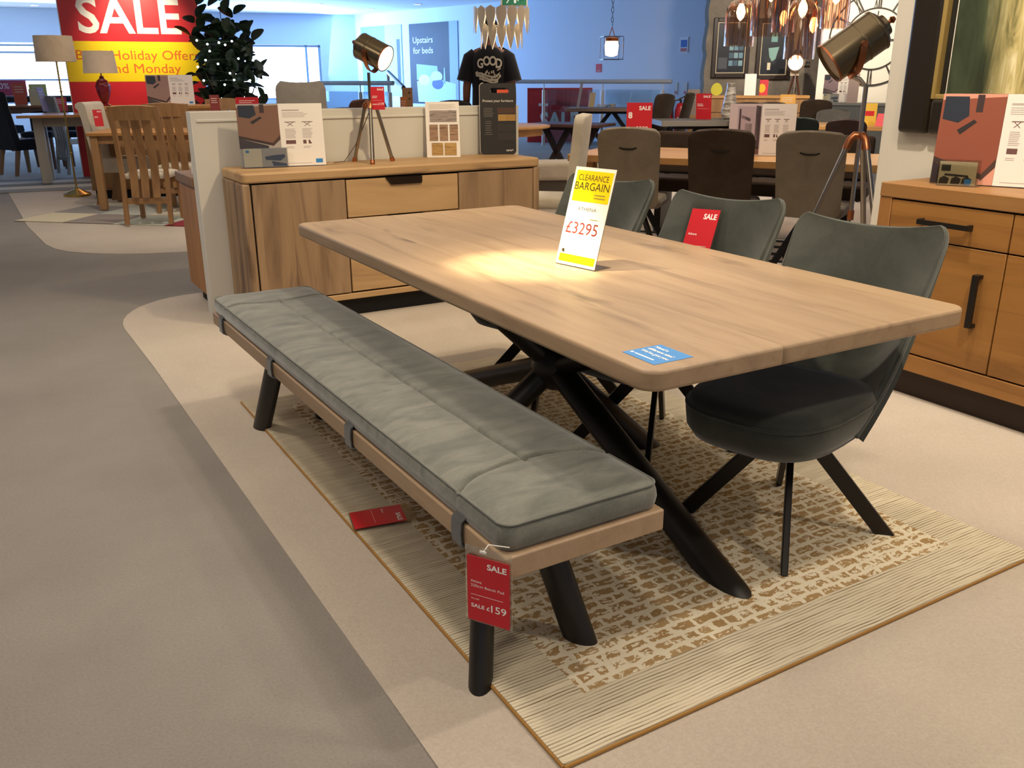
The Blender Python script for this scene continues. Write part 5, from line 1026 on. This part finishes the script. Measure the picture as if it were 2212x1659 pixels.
# skeleton clock and what stands below it
p0c = Vector((c0.x, c0.y, 0)); CN = Vector((-cx_.y, cx_.x, 0)); CN = CN if CN.y < 0 else -CN
pc = onplane(1889, 84, p0c, CN); k = pm(pc); ck = bpy.data.objects.new('skeleton_clock', None); COL.objects.link(ck); ck.matrix_world = frameM(pc+CN*.02, cx_); ck['label'] = 'large black skeleton wall clock with roman numerals behind the chrome floor lamp'; ck['category'] = 'clock'
def ringm(R, t_): return MB().tube([(R*cos(2*pi*i/48), 0, R*sin(2*pi*i/48)) for i in range(49)], t_, 6)
RO, RI = 95*k, 62*k; M_IRON = flat('2c241e', .5)
part('outer_ring', ringm(RO, .011), M_IRON, ck); part('inner_ring', ringm(RI, .009), M_IRON, ck)
for h_, s_ in enumerate(('XII', 'I', 'II', 'III', 'IIII', 'V', 'VI', 'VII', 'VIII', 'IX', 'X', 'XI')):
    a = pi/2-2*pi*h_/12; mb = MB(); Mr = Matrix.Rotation(a-pi/2, 4, Vector((0, -1, 0))); tw = {'I': .030, 'V': .05, 'X': .055}; tot = sum(tw[c] for c in s_); x = -tot/2
    for c in s_:
        wd = tw[c]; xm = x+wd/2
        if c == 'I': mb.bar((xm, 0, RI), (xm, 0, RO), .008, .022, (0, 1, 0))
        elif c == 'V': mb.bar((xm-.014, 0, RO), (xm, 0, RI), .008, .014, (0, 1, 0)).bar((xm+.014, 0, RO), (xm, 0, RI), .008, .010, (0, 1, 0))
        else: mb.bar((xm-.018, 0, RO), (xm+.018, 0, RI), .008, .014, (0, 1, 0)).bar((xm+.018, 0, RO), (xm-.018, 0, RI), .008, .010, (0, 1, 0))
        x += wd
    mb.v = [tuple(Mr @ Vector(v)) for v in mb.v]; part('numeral', mb, M_IRON, ck)
part('hand', MB().bar((0, -.01, -.05), (.02, -.01, RI*.9), .006, .016, (0, 1, 0)), M_IRON, ck); part('hand', MB().bar((-.04, -.012, 0), (RI*.75, -.012, -.02), .006, .018, (0, 1, 0)), M_IRON, ck)
a = dep(1780, 222, 13.3); b_ = dep(1960, 224, 12.6); c_ = (a+b_)/2; L_ = (b_-a).length; gs_ = thing('grey_sideboard', 'grey painted sideboard under the skeleton clock', 'sideboard', (c_.x, c_.y, .004), atan2(b_.y-a.y, b_.x-a.x)); hG = c_.z
part('carcass', MB().box(-L_/2, L_/2, 0, .4, .06, hG-.04), flat('6d6f6c', .6), gs_, bev=.004); part('top', MB().box(-L_/2-.01, L_/2+.01, -.02, .41, hG-.0395, hG-.004), flat('8c8a84', .5), gs_); part('plinth', MB().box(-L_/2+.03, L_/2-.03, .03, .38, 0, .0595), M_DARK, gs_)
for i in range(2): o = part('door', MB().box(-L_/2+.02+i*L_/2, -L_/2*.02+i*L_/2, -.014, -.001, .1, hG-.07), flat('6d6f6c', .6), gs_); part('knob', MB().ball((-.04+i*.1, -.022, hG*.55), .014), M_BRASS, o)
p = dep(1814, 220, 13.2); p.z = hG+.001; p += Vector((FW.x, FW.y, 0)).normalized()*.12; k = pm(p); brochure('brochure stand on the grey sideboard below the skeleton clock', p, face(p), 62*k, 58*k, ('8a747a', '4c4048', 'b8a8ae'), 3, True, 3)
p = dep(1844, 232, 13.0); p.z = hG+.001; p += Vector((FW.x, FW.y, 0)).normalized()*.1; k = pm(p); board('clear_card', 'clear acrylic card holder behind the chrome floor lamp pole', 'card holder', p, face(p), 22*k, 60*k, flat('b8a098', .4), .006, 2)
p = below(1835, 268, 11.2); leg_table('dining_table', 'light oak table between the teal and maroon chairs at back right', p, face(p)-radians(4), 1.5, .9, .765, M_LOAK, M_BLACK, .05, 0, .06, .08); tb = p
for lab, x, d, m_, off, tp, hw2 in (('dark teal velvet chair right of the pink room brochure', 1722, 10.1, M_TEAL, 5, .90, .2), ('dark maroon leather chair behind the chrome floor lamp pole', 1832, 10.0, flat('2e1a17', .5), -3, .885, .21), ('mid grey tub chair on the far side of the light oak table', 1798, 11.95, M_MIDGREY, 180, .90, .22),
                                  ('dark brown square-backed chair before the stone wall', 1750, 12.7, M_BROWN, 10, 1.02, .21), ('dark brown chair whose top shows above the pink room brochure, right one', 1657, 11.3, M_BROWN, 8, 1.03, .2), ('dark brown chair whose top shows above the pink room brochure, left one', 1604, 12.3, M_BROWN, 12, 1.0, .22)):
    p = below(x, 270, d); upholstered(lab, p, face(p)+radians(off), m_, M_BLKM, None, hw2, tp)
p = dep(1876, 268, 10.9); k = pm(p); p.z = .771; o = board('yellow_card', 'yellow card with red print on the light oak table at back right', 'card', p, face(p), 28*k, 46*k, flat('e0b43c', .5), .006, 6); part('red_print', MB().box(-9*k, 9*k, -.0045, -.0035, 20*k, 30*k), M_RED, o)
p = dep(1903, 270, 10.7); k = pm(p); p.z = .771; board('red_leaflet', 'red triangular leaflet on the light oak table beside the white wall end', 'card', p, face(p)-radians(20), 26*k, 28*k, flat('d83a44', .5), .006, 22)
tcard2('pale orange card beside the dark brown chairs before the stone wall', 1703, 204, 11.2, 32, flat('e0aa54', .5), .771, -6)
p = dep(1496, 249, 12.75)
tcard('grey price card standing left of the red sale card on the concrete-look table', 1496, 249, 12.75, 26, 54, flat('b9a79c', .5), 0, -10, zs=.7705)
# ceiling downlights above the far windows
for i, (x, y) in enumerate(((74, 12), (100, 1), (480, 9), (425, 20), (612, 19), (689, 9), (729, 28), (800, 20), (902, 10))):
    p = at(x, y, CH-.012); o = thing('ceiling_downlight', 'small round ceiling downlight among those above the far windows', 'ceiling light', p, 0, 'ceiling downlights above the far windows')
    part('trim_ring', MB().lathe([(.09, 0), (.11, .004), (.11, .011), (.08, .011)], 24, cap=False), M_WHITE, o); part('lens', MB().lathe([(.085, .004), (.01, .003)], 24), glow('f2f6ff', 25 if i not in (7, 8) else 3), o)
# ------------------------------------------------------------------ people
M_SKIN = flat('7a4d3a', .55); M_SHIRT = fabric('black_cotton', '17161b', '101014', 6); M_JEANS = fabric('dark_denim', '262a36', '1d202a', 6); M_HAIR = flat('14100e', .8)
def person(label, pos, rz, H, head_turn=0, shirt_mat=None, print_=False, bend=0):
    s = H/1.80; t = thing('person', label, 'person', pos, rz)      # faces local +Y
    J = {}; V_ = []; E_ = []; R_ = []
    LX = .87
    def j(n, p, r, par=None):
        p = (p[0]*LX, p[1], p[2])
        J[n] = len(V_); V_.append((p[0]*s, p[1]*s, p[2]*s)); R_.append(r*s if not isinstance(r, tuple) else (r[0]*s, r[1]*s))
        if par: E_.append((J[par], J[n]))
    j('pelvis', (0, 0, .95), (.16, .11)); j('waist', (0, .0, 1.10), (.145, .10), 'pelvis'); j('chest', (0, .0, 1.30), (.17, .115), 'waist'); j('collar', (0, .0+bend*.5, 1.46), (.10, .08), 'chest'); j('neck', (0, .02+bend, 1.54), .056, 'collar')
    j('jaw', (0, .035+bend, 1.61), (.066, .075), 'neck'); j('skull', (0, .03+bend, 1.70), (.078, .092), 'jaw'); j('crown', (0, .02+bend, 1.755), (.055, .065), 'skull')
    ca, sa = cos(head_turn), sin(head_turn)
    for sg, n in ((-1, 'l'), (1, 'r')):
        j('sh'+n, (sg*.19, 0, 1.43), (.062, .062), 'collar'); j('el'+n, (sg*.262, -.03, 1.15), .045, 'sh'+n); j('fo'+n, (sg*.272, .0, 1.02), .040, 'el'+n); j('wr'+n, (sg*.276, .05, .89), .027, 'fo'+n); j('pa'+n, (sg*.276, .062, .82), (.020, .036), 'wr'+n)
        for q, (dy, L_) in enumerate(((-.03, .07), (-.01, .085), (.012, .08), (.03, .062))): j('f%d%s' % (q, n), (sg*.278, .065+dy, .775), .0095, 'pa'+n); j('g%d%s' % (q, n), (sg*.268, .075+dy, .775-L_*.7), .0085, 'f%d%s' % (q, n))
        j('th'+n, (sg*.262, .105, .83), .0105, 'pa'+n); j('ti'+n, (sg*.255, .125, .79), .009, 'th'+n)
        j('hip'+n, (sg*.09, 0, .88), .085, 'pelvis'); j('kn'+n, (sg*.10, .015, .50), .062, 'hip'+n); j('ca'+n, (sg*.10, -.01, .36), .058, 'kn'+n); j('an'+n, (sg*.10, -.02, .085), .040, 'ca'+n); j('to'+n, (sg*.11, .13, .035), .035, 'an'+n)
    me = bpy.data.meshes.new('body'); me.from_pydata(V_, E_, []); me.materials.append(M_SKIN); b = bpy.data.objects.new('body', me); COL.objects.link(b); b.parent = t
    me.skin_vertices or me.attributes
    sk = b.modifiers.new('skin', 'SKIN'); sk.use_smooth_shade = True
    for i, r in enumerate(R_): me.skin_vertices[0].data[i].radius = r if isinstance(r, tuple) else (r, r)
    me.skin_vertices[0].data[0].use_root = True
    ss = b.modifiers.new('sub', 'SUBSURF'); ss.levels = 2; ss.render_levels = 2
    hz = lambda p: Vector((p[0]*LX, p[1], p[2]))*s
    # face and ears on the turned head
    hc = Vector((0, .03+bend, 1.68)); fd = Vector((-sa, ca, 0)); rd = Vector((ca, sa, 0)); mb = MB()
    part('nose', MB().loft([[tuple((hc+fd*y_+rd*x_+Vector((0, 0, z_)))*s) for x_, y_, z_ in r_] for r_ in ([(-.008, .075, .03), (.008, .075, .03), (0, .092, .03)], [(-.018, .07, -.02), (.018, .07, -.02), (0, .112, -.018)])]), M_SKIN, t)
    for sg in (-1, 1): part('ear', MB().ball((hc+rd*sg*.079+Vector((0, 0, -.005)))*s, .03*s, 10, 6, (.35, .7, 1)), M_SKIN, t); part('eye', MB().ball((hc+rd*sg*.032+fd*.082+Vector((0, 0, .018)))*s, .011*s, 8, 6), flat('e8e2da', .3), t)
    part('mouth', MB().ball((hc+fd*.085+Vector((0, 0, -.062)))*s, .022*s, 10, 6, (abs(ca)+.3, .3+abs(sa), .25)), flat('7c4238', .5), t)
    c_ = hc+Vector((0, 0, .035))-fd*.014; rings = []
    for i in range(9):
        a = pi*.5*i/8; rings.append([tuple((c_+Vector((.088*cos(a)*cos(2*pi*q/24), .102*cos(a)*sin(2*pi*q/24), .075*sin(a)-(.06 if (Vector((cos(2*pi*q/24), sin(2*pi*q/24), 0)).dot(fd) < .1 and i == 0) else 0))))*s) for q in range(24)])
    part('hair', MB().loft(rings), M_HAIR, t, smooth=80)
    # shirt: torso rings with sleeves
    def el(z, a, b_, y=0.0, n=28):
        a *= LX; return [(a*s*math.copysign(abs(cos(q))**.8, cos(q)), y*s+b_*s*math.copysign(abs(sin(q))**.9, sin(q)), z*s) for q in [2*pi*i/n for i in range(n)]]
    sm_ = shirt_mat or M_SHIRT
    sh = part('t_shirt', MB().loft([el(.80, .205, .145), el(.95, .205, .14), el(1.12, .20, .135), el(1.28, .215, .142), el(1.38, .225, .14), el(1.44, .205, .12, bend*.3), el(1.485, .14, .10, bend*.5), el(1.515, .085, .08, bend*.8), el(1.53, .07, .07, bend)], True), sm_, t, smooth=80)
    for sg in (-1, 1): part('sleeve', MB().tube([hz((sg*.15, 0, 1.435)), hz((sg*.205, -.005, 1.40)), hz((sg*.25, -.02, 1.28)), hz((sg*.275, -.03, 1.185))], [.075*s, .088*s, .085*s, .092*s], 18), sm_, sh, smooth=80)
    for sg in (-1, 1): part('trouser_leg', MB().tube([hz((sg*.075, 0, .97)), hz((sg*.09, 0, .85)), hz((sg*.10, .015, .50)), hz((sg*.10, -.02, .07))], [.10*s, .105*s, .082*s, .07*s], 18), M_JEANS, t, smooth=80); part('shoe', MB().loft([[(sg*.105*s+x_*s, y_*s, z_*s) for x_, y_ in rrect(-.048*q_, .048*q_, -.08, .19*q_, .04)] for z_, q_ in ((.0, 1), (.04, 1), (.08, .8))]), M_DARK, t, smooth=70)
    if print_:
        y_ = lambda x: -.1445*max(.05, 1-min(.999, abs(x)/.217)**2.5)**.45-.004
        mb = MB()
        for q, (c, x, dz) in enumerate((('G', -.13, .0), ('O', -.06, .022), ('O', .01, .022), ('D', .08, .0))):
            vs, fs = glyphs(c, .03); k_ = .085/.7; mb2 = [(x+v[0]*k_*.85-.0, 1.315+dz+v[1]*k_) for v in vs]; mb.add([(a*LX*s, (y_(a))*s, b_*s) for a, b_ in mb2], fs)
        part('lettering', mb, flat('cfc8b4', .7), sh, smooth=0)
        mb = MB(); rr = random.Random(3)
        def streak(pts, w_): mb.sheet(lambda u, v: (lambda P: (P[0]*LX*s, (y_(P[0])-.0005)*s, (P[1]+(u-.5)*w_)*s))(tuple(a+(b_-a)*((v*(len(pts)-1)) % 1 if v < 1 else 1) for a, b_ in zip(pts[min(len(pts)-2, int(v*(len(pts)-1)))], pts[min(len(pts)-2, int(v*(len(pts)-1)))+1]))), 1, 12, .002)
        for pts, w_ in (([(-.15, 1.265), (-.08, 1.262), (.0, 1.235), (.08, 1.225), (.13, 1.265)], .018), ([(-.145, 1.245), (-.07, 1.235), (.02, 1.20), (.10, 1.20), (.135, 1.235)], .020), ([(-.10, 1.215), (-.03, 1.195), (.05, 1.172), (.11, 1.185)], .018), ([(.10, 1.29), (.14, 1.31)], .014)): streak(pts, w_)
        for i in range(22):
            x = -.14+.27*rr.random(); z = 1.18+.09*rr.random(); mb.add([(a*LX*s, (y_(a)-.001)*s, b_*s) for a, b_ in ((x, z), (x+.016, z+.006), (x+.012, z+.03), (x-.003, z+.024))], [(0, 1, 2, 3)])
        part('shirt_print', mb, flat('b9b19c', .7), sh, smooth=0)
        part('shirt_print', MB().add([(a*LX*s, (y_(a)-.001)*s, b_*s) for a, b_ in ((-.03, 1.13), (.01, 1.15), (.04, 1.06), (.02, 1.02), (-.005, 1.07))], [(0, 1, 2, 3, 4)]), flat('6d746e', .7), sh, smooth=0)
    return t
p = dep(1057, 150, 9.85); p.z = .004
person('man in a black t-shirt with pale back print standing behind the half wall', p, face(p)-radians(4), 1.97, 0, None, True, .02)
p = dep(1079, 150, 12.9); p.z = .004
person('person turned to the right, head just showing beyond the man in black', p, face(p)-radians(70), 1.76, radians(0), flat('3a3a44', .8), False, .0)
